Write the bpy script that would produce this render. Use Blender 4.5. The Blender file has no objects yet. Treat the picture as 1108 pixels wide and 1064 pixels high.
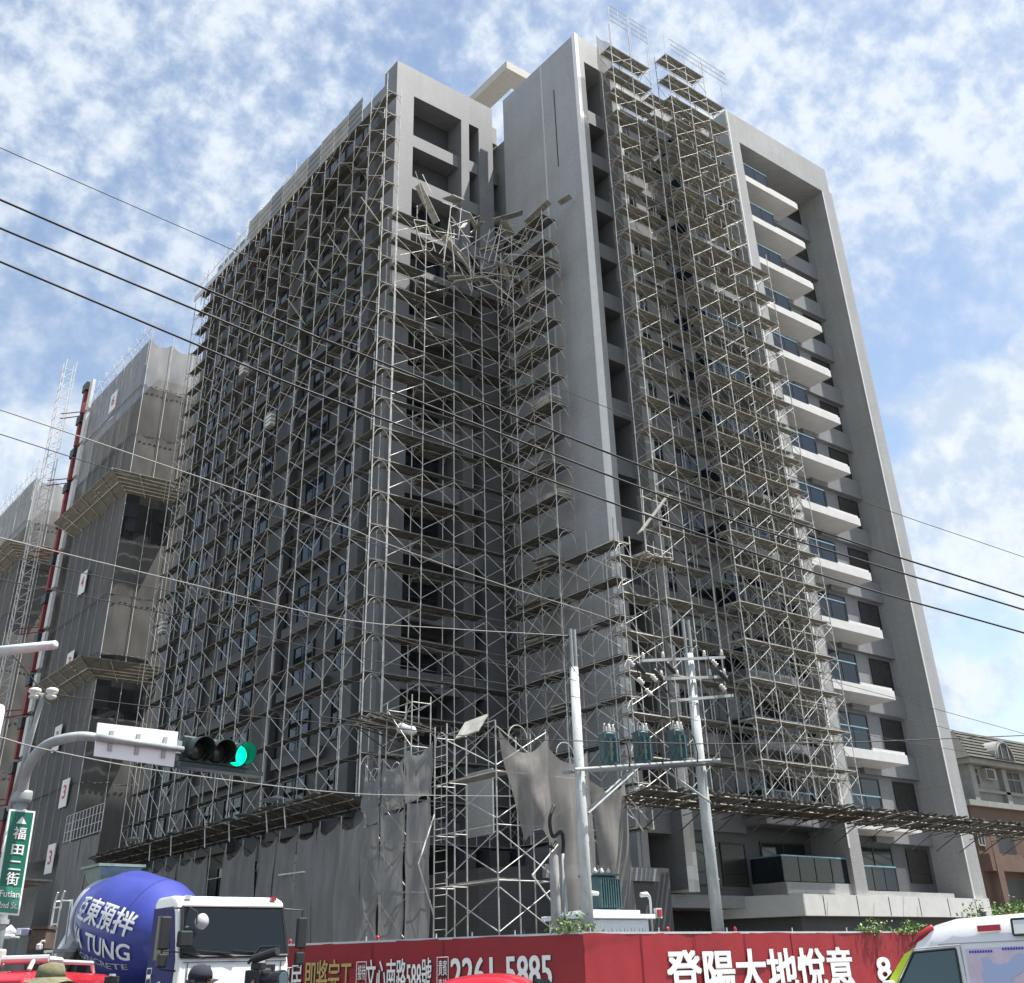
import bpy, bmesh, math, random
from mathutils import Vector as V, Matrix as M4
random.seed(7)
PI = math.pi
sc = bpy.context.scene
COL = sc.collection
R = random.uniform

# ---------------------------------------------------------------- camera
FOC, PPX, PPY = 1164.04, 554.0, 393.6          # focal length and principal point in photo pixels (1108 x 1064)
PITCH, ROLL, YAW = 0.518616, -0.03126, 0.676162
EYE = V((0, 0, 1.6))
F_ = V((math.cos(PITCH)*math.sin(YAW), math.cos(PITCH)*math.cos(YAW), math.sin(PITCH)))
r_ = V((math.cos(YAW), -math.sin(YAW), 0)); u_ = r_.cross(F_)
RT = math.cos(ROLL)*r_ + math.sin(ROLL)*u_
UP = -math.sin(ROLL)*r_ + math.cos(ROLL)*u_
cam = bpy.data.cameras.new('camera'); co = bpy.data.objects.new('camera', cam); COL.objects.link(co)
m = M4.Identity(4)
for i in range(3):
    m[i][0], m[i][1], m[i][2], m[i][3] = RT[i], UP[i], -F_[i], EYE[i]
co.matrix_world = m
cam.sensor_fit = 'HORIZONTAL'; cam.sensor_width = 36.0; cam.lens = 36.0*FOC/1108
cam.shift_y = -(532-PPY)/1108
cam.clip_end = 5000; cam.clip_start = 0.05
sc.camera = co
def ray(x, y): return F_ + RT*((x-PPX)/FOC) - UP*((y-PPY)/FOC)
def at(x, y, d): return EYE + ray(x, y)*d          # point at depth d metres
def atY(x, y, Y):
    r = ray(x, y); return EYE + r*(Y/r.y)
def atX(x, y, X):
    r = ray(x, y); return EYE + r*(X/r.x)

# ---------------------------------------------------------------- materials
def mat(name, col, rough=0.7, metal=0.0, noise=0.0, nscale=3.0, bump=0.0, bscale=40.0, spec=0.5, col2=None, stretch=None, coat=0.0, emit=None):
    m = bpy.data.materials.new(name); m.use_nodes = True
    nt = m.node_tree; b = nt.nodes['Principled BSDF']
    b.inputs['Base Color'].default_value = (*col, 1); b.inputs['Roughness'].default_value = rough
    b.inputs['Metallic'].default_value = metal; b.inputs['Specular IOR Level'].default_value = spec
    b.inputs['Coat Weight'].default_value = coat
    if emit:
        b.inputs['Emission Color'].default_value = (*emit[0], 1); b.inputs['Emission Strength'].default_value = emit[1]
    g = nt.nodes.new('ShaderNodeNewGeometry'); src = g.outputs['Position']
    if stretch:
        mp = nt.nodes.new('ShaderNodeMapping'); mp.inputs['Scale'].default_value = stretch
        nt.links.new(src, mp.inputs[0]); src = mp.outputs[0]
    if noise > 0 or col2:
        n = nt.nodes.new('ShaderNodeTexNoise'); n.inputs['Scale'].default_value = nscale
        n.inputs['Detail'].default_value = 6; n.inputs['Roughness'].default_value = 0.65
        nt.links.new(src, n.inputs['Vector'])
        r = nt.nodes.new('ShaderNodeValToRGB'); nt.links.new(n.outputs[0], r.inputs[0])
        c2 = col2 or tuple(c*(1-noise) for c in col); c1 = col if col2 else tuple(min(1, c*(1+noise)) for c in col)
        r.color_ramp.elements[0].position = 0.3; r.color_ramp.elements[1].position = 0.7
        r.color_ramp.elements[0].color = (*c2, 1); r.color_ramp.elements[1].color = (*c1, 1)
        nt.links.new(r.outputs[0], b.inputs['Base Color'])
    if bump > 0:
        n2 = nt.nodes.new('ShaderNodeTexNoise'); n2.inputs['Scale'].default_value = bscale; n2.inputs['Detail'].default_value = 4
        nt.links.new(g.outputs['Position'], n2.inputs['Vector'])
        bp = nt.nodes.new('ShaderNodeBump'); bp.inputs['Strength'].default_value = bump; bp.inputs['Distance'].default_value = 0.02
        nt.links.new(n2.outputs[0], bp.inputs['Height']); nt.links.new(bp.outputs[0], b.inputs['Normal'])
    return m

def tile_mat(name, col, row=0.06, contrast=0.07, streak=0.12):
    """small ceramic tile: rows and columns of slightly different tone, rain streaks and blotches"""
    m = bpy.data.materials.new(name); m.use_nodes = True
    nt = m.node_tree; N = nt.nodes; L = nt.links; b = N['Principled BSDF']; b.inputs['Roughness'].default_value = 0.55
    g = N.new('ShaderNodeNewGeometry')
    sx = N.new('ShaderNodeSeparateXYZ'); L.new(g.outputs['Position'], sx.inputs[0])
    ad = N.new('ShaderNodeMath'); ad.operation = 'ADD'; L.new(sx.outputs[0], ad.inputs[0]); L.new(sx.outputs[1], ad.inputs[1])
    cb = N.new('ShaderNodeCombineXYZ'); L.new(ad.outputs[0], cb.inputs[0]); L.new(sx.outputs[2], cb.inputs[1])
    br = N.new('ShaderNodeTexBrick'); br.inputs['Scale'].default_value = 1.0
    br.inputs['Brick Width'].default_value = row*3.2; br.inputs['Row Height'].default_value = row
    br.inputs['Mortar Size'].default_value = 0.008; br.inputs['Bias'].default_value = 0.0
    br.inputs['Color1'].default_value = (*[c*(1+contrast) for c in col], 1)
    br.inputs['Color2'].default_value = (*[c*(1-contrast) for c in col], 1)
    br.inputs['Mortar'].default_value = (*[c*0.72 for c in col], 1)
    L.new(cb.outputs[0], br.inputs['Vector'])
    mp = N.new('ShaderNodeMapping'); mp.inputs['Scale'].default_value = (1.3, 1.3, 0.12); L.new(g.outputs['Position'], mp.inputs[0])
    n = N.new('ShaderNodeTexNoise'); n.inputs['Scale'].default_value = 1.0; n.inputs['Detail'].default_value = 8; n.inputs['Roughness'].default_value = 0.7
    L.new(mp.outputs[0], n.inputs['Vector'])
    mr = N.new('ShaderNodeMapRange'); mr.inputs['From Min'].default_value = 0.3; mr.inputs['From Max'].default_value = 0.7
    mr.inputs['To Min'].default_value = 1-streak; mr.inputs['To Max'].default_value = 1+streak*0.6; L.new(n.outputs[0], mr.inputs[0])
    n3 = N.new('ShaderNodeTexNoise'); n3.inputs['Scale'].default_value = 0.35; n3.inputs['Detail'].default_value = 5
    L.new(g.outputs['Position'], n3.inputs['Vector'])
    mr2 = N.new('ShaderNodeMapRange'); mr2.inputs['From Min'].default_value = 0.3; mr2.inputs['From Max'].default_value = 0.7
    mr2.inputs['To Min'].default_value = 0.92; mr2.inputs['To Max'].default_value = 1.06; L.new(n3.outputs[0], mr2.inputs[0])
    mu = N.new('ShaderNodeMath'); mu.operation = 'MULTIPLY'; L.new(mr.outputs[0], mu.inputs[0]); L.new(mr2.outputs[0], mu.inputs[1])
    b2 = N.new('ShaderNodeTexBrick'); b2.inputs['Scale'].default_value = 1.0; b2.inputs['Brick Width'].default_value = 3.1; b2.inputs['Row Height'].default_value = 1.662
    b2.inputs['Mortar Size'].default_value = 0.012; b2.inputs['Color1'].default_value = (1,1,1,1); b2.inputs['Color2'].default_value = (0.95,0.95,0.95,1); b2.inputs['Mortar'].default_value = (0.86,0.86,0.86,1)
    L.new(cb.outputs[0], b2.inputs['Vector'])
    mu2 = N.new('ShaderNodeMath'); mu2.operation = 'MULTIPLY'; L.new(mu.outputs[0], mu2.inputs[0]); L.new(b2.outputs[0], mu2.inputs[1]); mu = mu2
    vm = N.new('ShaderNodeVectorMath'); vm.operation = 'SCALE'; L.new(br.outputs[0], vm.inputs[0]); L.new(mu.outputs[0], vm.inputs['Scale'])
    L.new(vm.outputs[0], b.inputs['Base Color'])
    return m

def net_mat(name, col, alpha, fold=2.0, var=0.14):
    """woven safety net: dense cloth that lets part of what is behind it show"""
    m = bpy.data.materials.new(name); m.use_nodes = True
    nt = m.node_tree; N = nt.nodes; L = nt.links
    for n in list(N): N.remove(n)
    out = N.new('ShaderNodeOutputMaterial'); mix = N.new('ShaderNodeMixShader'); tr = N.new('ShaderNodeBsdfTransparent')
    df = N.new('ShaderNodeBsdfDiffuse'); tl = N.new('ShaderNodeBsdfTranslucent'); m2 = N.new('ShaderNodeMixShader'); m2.inputs[0].default_value = 0.25
    g = N.new('ShaderNodeNewGeometry')
    mp = N.new('ShaderNodeMapping'); mp.inputs['Scale'].default_value = (fold, fold, fold*0.25); L.new(g.outputs['Position'], mp.inputs[0])
    n = N.new('ShaderNodeTexNoise'); n.inputs['Scale'].default_value = 1.0; n.inputs['Detail'].default_value = 7; L.new(mp.outputs[0], n.inputs['Vector'])
    r = N.new('ShaderNodeValToRGB'); L.new(n.outputs[0], r.inputs[0])
    r.color_ramp.elements[0].position = 0.32; r.color_ramp.elements[1].position = 0.68
    r.color_ramp.elements[0].color = (*[c*(1-var) for c in col], 1); r.color_ramp.elements[1].color = (*[c*(1+var) for c in col], 1)
    L.new(r.outputs[0], df.inputs[0]); L.new(r.outputs[0], tl.inputs[0])
    L.new(df.outputs[0], m2.inputs[1]); L.new(tl.outputs[0], m2.inputs[2])
    mr = N.new('ShaderNodeMapRange'); mr.inputs['From Min'].default_value = 0.3; mr.inputs['From Max'].default_value = 0.7
    mr.inputs['To Min'].default_value = alpha-0.05; mr.inputs['To Max'].default_value = min(1, alpha+0.05); L.new(n.outputs[0], mr.inputs[0])
    L.new(mr.outputs[0], mix.inputs[0]); L.new(tr.outputs[0], mix.inputs[1]); L.new(m2.outputs[0], mix.inputs[2])
    L.new(mix.outputs[0], out.inputs[0])
    return m

def glass_mat(name, col, alpha):
    m = bpy.data.materials.new(name); m.use_nodes = True
    nt = m.node_tree; N = nt.nodes; L = nt.links; b = N['Principled BSDF']
    b.inputs['Base Color'].default_value = (*col, 1); b.inputs['Roughness'].default_value = 0.04; b.inputs['Alpha'].default_value = alpha
    return m

MT = dict(
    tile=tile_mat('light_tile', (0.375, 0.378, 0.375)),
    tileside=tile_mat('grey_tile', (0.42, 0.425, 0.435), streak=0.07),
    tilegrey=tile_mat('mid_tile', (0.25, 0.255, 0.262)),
    tilemid=tile_mat('shaded_wing_tile', (0.19, 0.194, 0.20)),  # tone lowered to hold the shade in the inner corner and left bay
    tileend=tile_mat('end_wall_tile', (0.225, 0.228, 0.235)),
    trim=mat('white_trim', (0.85, 0.845, 0.83), 0.6, noise=0.05),
    tilewing=tile_mat('shade_toned_pier_tile', (0.11, 0.113, 0.118)),  # darkened for the shade behind scaffolding and under the canopies
    tiledark=tile_mat('shade_darkened_tile', (0.065, 0.067, 0.071), contrast=0.1),  # dark grey tile, darkened further for the shade behind scaffolding
    tilecol=tile_mat('banded_tile', (0.68, 0.67, 0.64), row=0.55, contrast=0.25),
    conc=mat('concrete', (0.34, 0.335, 0.32), 0.85, noise=0.2, nscale=1.2, bump=0.3),
    white=mat('white_render', (0.58, 0.575, 0.56), 0.7, noise=0.08, nscale=1.5),
    soff=mat('soffit_render', (0.36, 0.35, 0.33), 0.8, noise=0.1, nscale=1.0),
    beam=mat('roof_frame_render', (0.52, 0.50, 0.46), 0.8, noise=0.08),
    dark=mat('shade_and_joint_black', (0.014, 0.015, 0.018), 0.8, noise=0.3),  # near-black holding the shade of deep recesses, also for joints and cracks
    frame=mat('window_frame_black', (0.02, 0.021, 0.024), 0.4),
    glass=mat('window_glass', (0.012, 0.015, 0.019), 0.06, spec=0.5),
    glass2=mat('window_glass_blind', (0.03, 0.028, 0.026), 0.25, noise=0.3, nscale=0.4),
    rail=glass_mat('railing_glass', (0.016, 0.024, 0.034), 0.85),
    film=mat('blue_protective_film', (0.20, 0.36, 0.46), 0.45, noise=0.2, nscale=3),
    pipe=mat('galvanised_pipe', (0.62, 0.605, 0.555), 0.5, 0.15, noise=0.35, nscale=1.6),
    pipeb=mat('bright_pipe', (0.60, 0.585, 0.54), 0.5, 0.1, noise=0.3, nscale=1.5),
    pipem=mat('worn_pipe', (0.45, 0.44, 0.41), 0.55, 0.1, noise=0.35, nscale=2.0),
    piped=mat('dull_pipe', (0.33, 0.325, 0.305), 0.6, 0.1, noise=0.4, nscale=2.0),
    rust=mat('rusty_pipe', (0.30, 0.265, 0.225), 0.7, 0.1, noise=0.4, nscale=2.5),
    plank=mat('steel_plank', (0.24, 0.23, 0.195), 0.75, 0.1, noise=0.35, nscale=3.0, bump=0.4, bscale=30),
    plankd=mat('shade_dark_plank', (0.13, 0.127, 0.112), 0.8, 0.1, noise=0.4, nscale=2.5),  # plank tone lowered for the shade on platform undersides
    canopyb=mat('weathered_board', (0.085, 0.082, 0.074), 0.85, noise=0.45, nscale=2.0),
    board=mat('timber_board', (0.38, 0.365, 0.325), 0.85, noise=0.4, nscale=2.0),
    net=net_mat('dark_net', (0.26, 0.257, 0.25), 0.93, var=0.10),
    netm=net_mat('grey_net', (0.20, 0.20, 0.20), 0.88, var=0.05),
    netl=net_mat('pale_net', (0.195, 0.19, 0.18), 0.84, var=0.05),
    nett=net_mat('torn_net', (0.27, 0.26, 0.245), 0.80, fold=3, var=0.12),
    netw=net_mat('white_net', (0.40, 0.385, 0.36), 0.88, fold=1.2),
    netc=net_mat('column_net', (0.20, 0.20, 0.20), 0.60),
    galv=mat('pole_grey', (0.31, 0.335, 0.335), 0.55, noise=0.25, nscale=2.5, stretch=(1, 1, 0.3)),
    conpole=mat('pole_concrete', (0.43, 0.45, 0.44), 0.7, noise=0.28, nscale=3.0, stretch=(1, 1, 0.35)),
    xfmr=mat('transformer_green', (0.055, 0.115, 0.125), 0.45, noise=0.25, nscale=6),
    yellow=mat('yellow_paint', (0.45, 0.33, 0.05), 0.6),
    cable=mat('black_cable', (0.012, 0.012, 0.014), 0.6),
    cableg=mat('grey_cable', (0.26, 0.255, 0.24), 0.6),
    cream=mat('porcelain', (0.62, 0.60, 0.55), 0.35),
    red=mat('banner_red', (0.27, 0.016, 0.022), 0.5, noise=0.10, nscale=1.2, bump=0.25, bscale=3),
    seam=mat('banner_seam_red', (0.15, 0.012, 0.016), 0.6),
    wht=mat('white_print', (0.80, 0.79, 0.77), 0.6),
    gold=mat('gold_print', (0.50, 0.36, 0.12), 0.5),
    black=mat('black_plastic', (0.018, 0.018, 0.02), 0.45, noise=0.2, nscale=8),
    hopg=mat('hopper_green', (0.22, 0.30, 0.25), 0.6, noise=0.25, nscale=4),
    rubber=mat('tyre_rubber', (0.022, 0.022, 0.022), 0.85, noise=0.2),
    carred=mat('red_car_paint', (0.50, 0.012, 0.028), 0.25, coat=0.6, noise=0.04),
    carwht=mat('white_car_paint', (0.84, 0.84, 0.83), 0.3, coat=0.5, noise=0.05, nscale=1.0),
    cabblue=mat('dark_blue_paint', (0.018, 0.02, 0.14), 0.55, spec=0.25, noise=0.1),
    drum=mat('drum_blue', (0.028, 0.04, 0.26), 0.55, coat=0.2, noise=0.14, nscale=1.3),
    chrome=mat('chrome', (0.6, 0.6, 0.6), 0.2, 0.9),
    silver=mat('silver_paint', (0.55, 0.56, 0.57), 0.35, 0.3, noise=0.1),
    cglass=mat('car_glass', (0.010, 0.014, 0.017), 0.05, spec=0.28),
    cglass2=mat('side_glass', (0.05, 0.09, 0.10), 0.06, spec=0.7),
    lime=mat('lime_stripe', (0.62, 0.78, 0.03), 0.4),
    sigred=mat('red_lens', (0.35, 0.01, 0.02), 0.15, coat=0.5),
    lens=mat('clear_lens', (0.75, 0.75, 0.72), 0.15),
    sgreen=mat('sign_green', (0.0, 0.135, 0.085), 0.4),
    sgreen2=mat('sign_green_pale', (0.04, 0.23, 0.16), 0.4),
    panel=mat('sign_back', (0.80, 0.82, 0.85), 0.45, noise=0.06, nscale=2),
    brak=mat('bracket_grey', (0.36, 0.37, 0.38), 0.6),
    tlbody=mat('signal_green_black', (0.015, 0.032, 0.03), 0.4),
    tlin=mat('signal_visor_inside', (0.05, 0.055, 0.055), 0.6),
    tlon=mat('signal_lit_green', (0.0, 0.5, 0.3), 0.3, emit=((0.0, 0.85, 0.42), 0.9)),
    tloff=mat('signal_dark_lens', (0.03, 0.032, 0.03), 0.2),
    leaf=mat('leaf_green', (0.085, 0.16, 0.035), 0.6, noise=0.5, nscale=4),
    leaf2=mat('leaf_pale', (0.17, 0.24, 0.07), 0.6, noise=0.4, nscale=4),
    flower=mat('flower_white', (0.75, 0.72, 0.66), 0.7),
    stem=mat('stem_brown', (0.12, 0.08, 0.05), 0.9),
    asphalt=mat('asphalt', (0.05, 0.05, 0.052), 0.9, noise=0.3, nscale=2, bump=0.4, bscale=60),
    ground=mat('site_ground', (0.17, 0.15, 0.12), 0.95, noise=0.4, nscale=0.5),
    pave=mat('pavement', (0.27, 0.26, 0.245), 0.9, noise=0.25, nscale=2),
    skin=mat('skin', (0.42, 0.24, 0.16), 0.6),
    hair=mat('dark_hair', (0.02, 0.017, 0.015), 0.6),
    olive=mat('olive_cloth', (0.15, 0.145, 0.085), 0.9, noise=0.3, nscale=20),
    navy=mat('navy_cloth', (0.02, 0.022, 0.035), 0.9),
    maroon=mat('maroon_cloth', (0.11, 0.02, 0.025), 0.9, noise=0.2, nscale=8),
    jeans=mat('denim', (0.05, 0.08, 0.14), 0.9, noise=0.2, nscale=10),
    khaki=mat('khaki_cloth', (0.10, 0.095, 0.07), 0.9, noise=0.2, nscale=10),
    mred=mat('mast_red', (0.22, 0.03, 0.03), 0.6, noise=0.2),
    mwhite=mat('mast_white', (0.62, 0.62, 0.62), 0.6, noise=0.15),
    signred=mat('banner_mark_red', (0.55, 0.06, 0.07), 0.6),
    brown=mat('brown_box', (0.09, 0.06, 0.045), 0.8, noise=0.3, nscale=5),
    lilac=mat('lilac_bag', (0.30, 0.31, 0.42), 0.8, noise=0.2),
    hpink=mat('pink_brick', (0.125, 0.08, 0.06), 0.85, noise=0.12, nscale=1.0, bump=0.2),
    hwhite=mat('house_white', (0.24, 0.24, 0.23), 0.8, noise=0.15, nscale=1.0),
    hroof=mat('roof_tile_grey', (0.06, 0.06, 0.05), 0.8, noise=0.25, nscale=2.0),
    hdark=mat('house_dark', (0.03, 0.033, 0.035), 0.5),
    mosaic=mat('curtain_grey', (0.16, 0.165, 0.175), 0.8, noise=0.2, nscale=1.5),
    mappink=mat('poster_pink', (0.72, 0.60, 0.70), 0.5, noise=0.12, nscale=3),
    mapblue=mat('poster_blue', (0.46, 0.53, 0.74), 0.5),
    starblue=mat('emblem_blue', (0.03, 0.05, 0.45), 0.4),
)

# ---------------------------------------------------------------- mesh building
def spl(pts, k=6):
    """smooth curve through the points"""
    P = [V(p) for p in pts]; out = []
    for i in range(len(P)-1):
        p0, p1, p2, p3 = P[max(i-1,0)], P[i], P[i+1], P[min(i+2,len(P)-1)]
        for q in range(k):
            u = q/k; out.append(0.5*((2*p1)+(p2-p0)*u+(2*p0-5*p1+4*p2-p3)*u*u+(3*p1-p0-3*p2+p3)*u*u*u))
    return out+[P[-1]]
class MB:
    def __init__(s): s.v, s.f, s.sm = [], [], []
    def add(s, vs, fs):
        o = len(s.v); s.v += [V(p) for p in vs]; s.f += [tuple(i+o for i in f) for f in fs]; return s
    def box(s, a, b):
        x0, y0, z0 = (min(a[i], b[i]) for i in range(3)); x1, y1, z1 = (max(a[i], b[i]) for i in range(3))
        return s.add([(x0,y0,z0),(x1,y0,z0),(x1,y1,z0),(x0,y1,z0),(x0,y0,z1),(x1,y0,z1),(x1,y1,z1),(x0,y1,z1)],
                     [(3,2,1,0),(4,5,6,7),(0,1,5,4),(1,2,6,5),(2,3,7,6),(3,0,4,7)])
    def obox(s, c, ex, ey, ez):
        c, ex, ey, ez = V(c), V(ex), V(ey), V(ez)
        p = [c+ex*i+ey*j+ez*k for k in (-1,1) for j in (-1,1) for i in (-1,1)]
        return s.add(p, [(0,2,3,1),(4,5,7,6),(0,1,5,4),(1,3,7,5),(3,2,6,7),(2,0,4,6)])
    def bar(s, p, q, r=0.024, n=5, r2=None, cap=False):
        p, q = V(p), V(q); d = q-p
        if d.length < 1e-6: return s
        d.normalize(); a = d.cross(V((0,0,1)) if abs(d.z) < 0.9 else V((1,0,0))).normalized(); b = d.cross(a)
        r2 = r if r2 is None else r2
        vs = [p+(a*math.cos(2*PI*k/n)+b*math.sin(2*PI*k/n))*r for k in range(n)] + [q+(a*math.cos(2*PI*k/n)+b*math.sin(2*PI*k/n))*r2 for k in range(n)]
        fs = [(k, (k+1)%n, n+(k+1)%n, n+k) for k in range(n)]
        if cap: fs += [tuple(range(n-1,-1,-1)), tuple(range(n, 2*n))]
        return s.add(vs, fs)
    def path(s, pts, r=0.02, n=6, cap=True):
        pts = [V(p) for p in pts]; rr = r if isinstance(r, (list, tuple)) else [r]*len(pts)
        rings = []; a = None
        for i, p in enumerate(pts):
            d = (pts[min(i+1, len(pts)-1)]-pts[max(i-1, 0)]).normalized()
            if a is None: a = d.cross(V((0,0,1)) if abs(d.z) < 0.9 else V((1,0,0))).normalized()
            else: a = (a-d*a.dot(d)).normalized()
            b = d.cross(a); rings.append([p+(a*math.cos(2*PI*k/n)+b*math.sin(2*PI*k/n))*rr[i] for k in range(n)])
        vs = [p for g in rings for p in g]; fs = []
        for i in range(len(pts)-1):
            for k in range(n): fs.append((i*n+k, i*n+(k+1)%n, (i+1)*n+(k+1)%n, (i+1)*n+k))
        if cap: fs += [tuple(range(n-1,-1,-1)), tuple(range((len(pts)-1)*n, len(pts)*n))]
        return s.add(vs, fs)
    def quad(s, *p): return s.add(p, [tuple(range(len(p)))])
    def prism(s, poly, off):
        """closed polygon (3D points) swept by the vector off"""
        n = len(poly); off = V(off); vs = [V(p) for p in poly]+[V(p)+off for p in poly]
        return s.add(vs, [tuple(range(n-1,-1,-1)), tuple(range(n, 2*n))]+[(k,(k+1)%n,n+(k+1)%n,n+k) for k in range(n)])
    def lathe(s, prof, c, ax=(0,0,1), n=24, cap=True):
        """prof: (distance along axis, radius)"""
        c, d = V(c), V(ax).normalized(); a = d.cross(V((0,0,1)) if abs(d.z) < 0.9 else V((1,0,0))).normalized(); b = d.cross(a)
        vs, fs = [], []
        for t, r in prof: vs += [c+d*t+(a*math.cos(2*PI*k/n)+b*math.sin(2*PI*k/n))*r for k in range(n)]
        for i in range(len(prof)-1):
            for k in range(n): fs.append((i*n+k, i*n+(k+1)%n, (i+1)*n+(k+1)%n, (i+1)*n+k))
        if cap: fs += [tuple(range(n-1,-1,-1)), tuple(range((len(prof)-1)*n, len(prof)*n))]
        return s.add(vs, fs)
    def grid(s, fn, nu, nv):
        vs = [fn(i/nu, j/nv) for j in range(nv+1) for i in range(nu+1)]
        return s.add(vs, [(j*(nu+1)+i, j*(nu+1)+i+1, (j+1)*(nu+1)+i+1, (j+1)*(nu+1)+i) for j in range(nv) for i in range(nu)])
    def mesh(s, name, base=V((0,0,0)), smooth=False):
        me = bpy.data.meshes.new(name); me.from_pydata([tuple(p-base) for p in s.v], [], s.f)
        if smooth: me.polygons.foreach_set('use_smooth', [True]*len(me.polygons))
        me.update(); return me
    def build(s, name, material, parent=None, smooth=False, bevel=0.0, base=None, fix=True):
        """one mesh object. Vertices are in world space, or in the thing's own space when parent['local'] is set"""
        if base is None:
            base = V((0,0,0))
            if parent is not None and not parent.get('local'):
                q = parent
                while q is not None: base = base+q.location; q = q.parent
        me = s.mesh(name, base, smooth)
        if fix and len(me.polygons) < 60000:
            bm = bmesh.new(); bm.from_mesh(me); bmesh.ops.recalc_face_normals(bm, faces=bm.faces); bm.to_mesh(me); bm.free()
            if smooth:
                me.polygons.foreach_set('use_smooth', [True]*len(me.polygons))
        me.materials.append(MT[material] if isinstance(material, str) else material)
        o = bpy.data.objects.new(name, me); COL.objects.link(o)
        if parent is not None:
            o.parent = parent
            if parent.get('local'): o['local'] = 1
        else: o.location = base
        if bevel > 0:
            md = o.modifiers.new('bevel', 'BEVEL'); md.width = bevel; md.segments = 2; md.limit_method = 'ANGLE'
        return o
def tag(o, label=None, cat=None, group=None, kind=None):
    if label: o['label'] = label
    if cat: o['category'] = cat
    if group: o['group'] = group
    if kind: o['kind'] = kind
    return o
def thing(name, label, cat, loc=(0,0,0), rotz=0.0, group=None, local=False, scale=1.0):
    o = bpy.data.objects.new(name, None); COL.objects.link(o); o.location = loc; o.rotation_euler = (0,0,rotz); o.empty_display_size = 0.3
    o.scale = (scale,)*3
    if local: o['local'] = 1
    return tag(o, label, cat, group)
def solo(mb, name, material, label, cat, base, group=None, smooth=False, kind=None):
    return tag(mb.build(name, material, None, smooth, base=V(base)), label, cat, group, kind)
def inst(src, loc, parent, rot=None):
    c = src.copy(); COL.objects.link(c); c.parent = parent; c.location = loc
    if rot: c.rotation_euler = rot
    return c
TXT = {}
def text_geo(body, bold=0.0, depth=0.0):
    """outline of a line of lettering: unit size, origin at its lower left corner; returns verts, faces, width, height"""
    k = (body, bold, depth)
    if k in TXT: return TXT[k]
    cu = bpy.data.curves.new('lettering', 'FONT'); cu.body = body; cu.size = 1.0; cu.offset = bold; cu.extrude = depth; cu.resolution_u = 3
    o = bpy.data.objects.new('lettering', cu); COL.objects.link(o)
    dg = bpy.context.evaluated_depsgraph_get(); dg.update()
    me = bpy.data.meshes.new_from_object(o.evaluated_get(dg))
    vs = [v.co.copy() for v in me.vertices]; fs = [tuple(p.vertices) for p in me.polygons]
    bpy.data.objects.remove(o); bpy.data.curves.remove(cu); bpy.data.meshes.remove(me)
    if not vs: TXT[k] = ([], [], 1, 1); return TXT[k]
    x0 = min(v.x for v in vs); y0 = min(v.y for v in vs); x1 = max(v.x for v in vs); y1 = max(v.y for v in vs)
    TXT[k] = ([v-V((x0, y0, 0)) for v in vs], fs, x1-x0, y1-y0); return TXT[k]
def put_text(mb, body, o, ex, ey, w, h, bold=0.0):
    """lettering stretched into the rectangle o, o+ex*w, o+ey*h (flat)"""
    vs, fs, tw, th = text_geo(body, 0.0)
    o, ex, ey = V(o), V(ex), V(ey); nn = ex.cross(ey).normalized(); nn = nn if nn.dot(EYE-o) > 0 else -nn
    sx = w/tw
    for i, (dx, dy) in enumerate(((0,0),(1,0),(0,1),(1,1),(0.5,0.5)) if bold else ((0,0),)):
        q = o+(ex*dx+ey*dy*0.6)*(bold*1.6*sx)+nn*0.0012*i
        mb.add([q+ex*(v.x/tw*w)+ey*(v.y/th*h) for v in vs], fs)
    return mb

# ---------------------------------------------------------------- sky, sun, exposure
SUN_EL, SUN_DIR = math.radians(69), V((0.77, -0.64, 0)).normalized()
w = bpy.data.worlds.new('World'); sc.world = w; w.use_nodes = True
nt = w.node_tree; N = nt.nodes; L = nt.links
bg = N['Background']; bg.inputs[1].default_value = 0.105
sky = N.new('ShaderNodeTexSky'); sky.sky_type = 'NISHITA'; sky.sun_disc = False
sky.sun_elevation = SUN_EL; sky.sun_rotation = math.atan2(SUN_DIR.x, SUN_DIR.y)
sky.air_density = 1.0; sky.dust_density = 0.6; sky.ozone_density = 1.5
tc = N.new('ShaderNodeTexCoord'); sp = N.new('ShaderNodeSeparateXYZ'); L.new(tc.outputs['Generated'], sp.inputs[0])
def math_(op, a, b=None, c=None):
    n = N.new('ShaderNodeMath'); n.operation = op
    for i, x in enumerate((a, b, c)):
        if x is None: continue
        if isinstance(x, (int, float)): n.inputs[i].default_value = x
        else: L.new(x, n.inputs[i])
    return n.outputs[0]
def rng(x, a, b, c=0.0, d=1.0, smooth=True):
    n = N.new('ShaderNodeMapRange'); n.interpolation_type = 'SMOOTHSTEP' if smooth else 'LINEAR'
    L.new(x, n.inputs[0])
    for i, q in enumerate((a, b, c, d)): n.inputs[i+1].default_value = q
    return n.outputs[0]
zc = math_('MAXIMUM', math_('ADD', sp.outputs[2], 0.32), 0.05)
cbn = N.new('ShaderNodeCombineXYZ'); L.new(math_('DIVIDE', sp.outputs[0], zc), cbn.inputs[0]); L.new(math_('DIVIDE', sp.outputs[1], zc), cbn.inputs[1])
def noise(scale, detail, rough, vec, off=(0,0,0), dist=0.0):
    mp = N.new('ShaderNodeMapping'); mp.inputs['Location'].default_value = off; L.new(vec, mp.inputs[0])
    n = N.new('ShaderNodeTexNoise'); n.inputs['Scale'].default_value = scale; n.inputs['Detail'].default_value = detail
    n.inputs['Roughness'].default_value = rough; n.inputs['Distortion'].default_value = dist; L.new(mp.outputs[0], n.inputs['Vector']); return n.outputs[0]
puff = noise(36.0, 7, 0.58, tc.outputs['Generated'], (3.1, 1.7, 0.4), 0.1)       # small altocumulus
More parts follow.
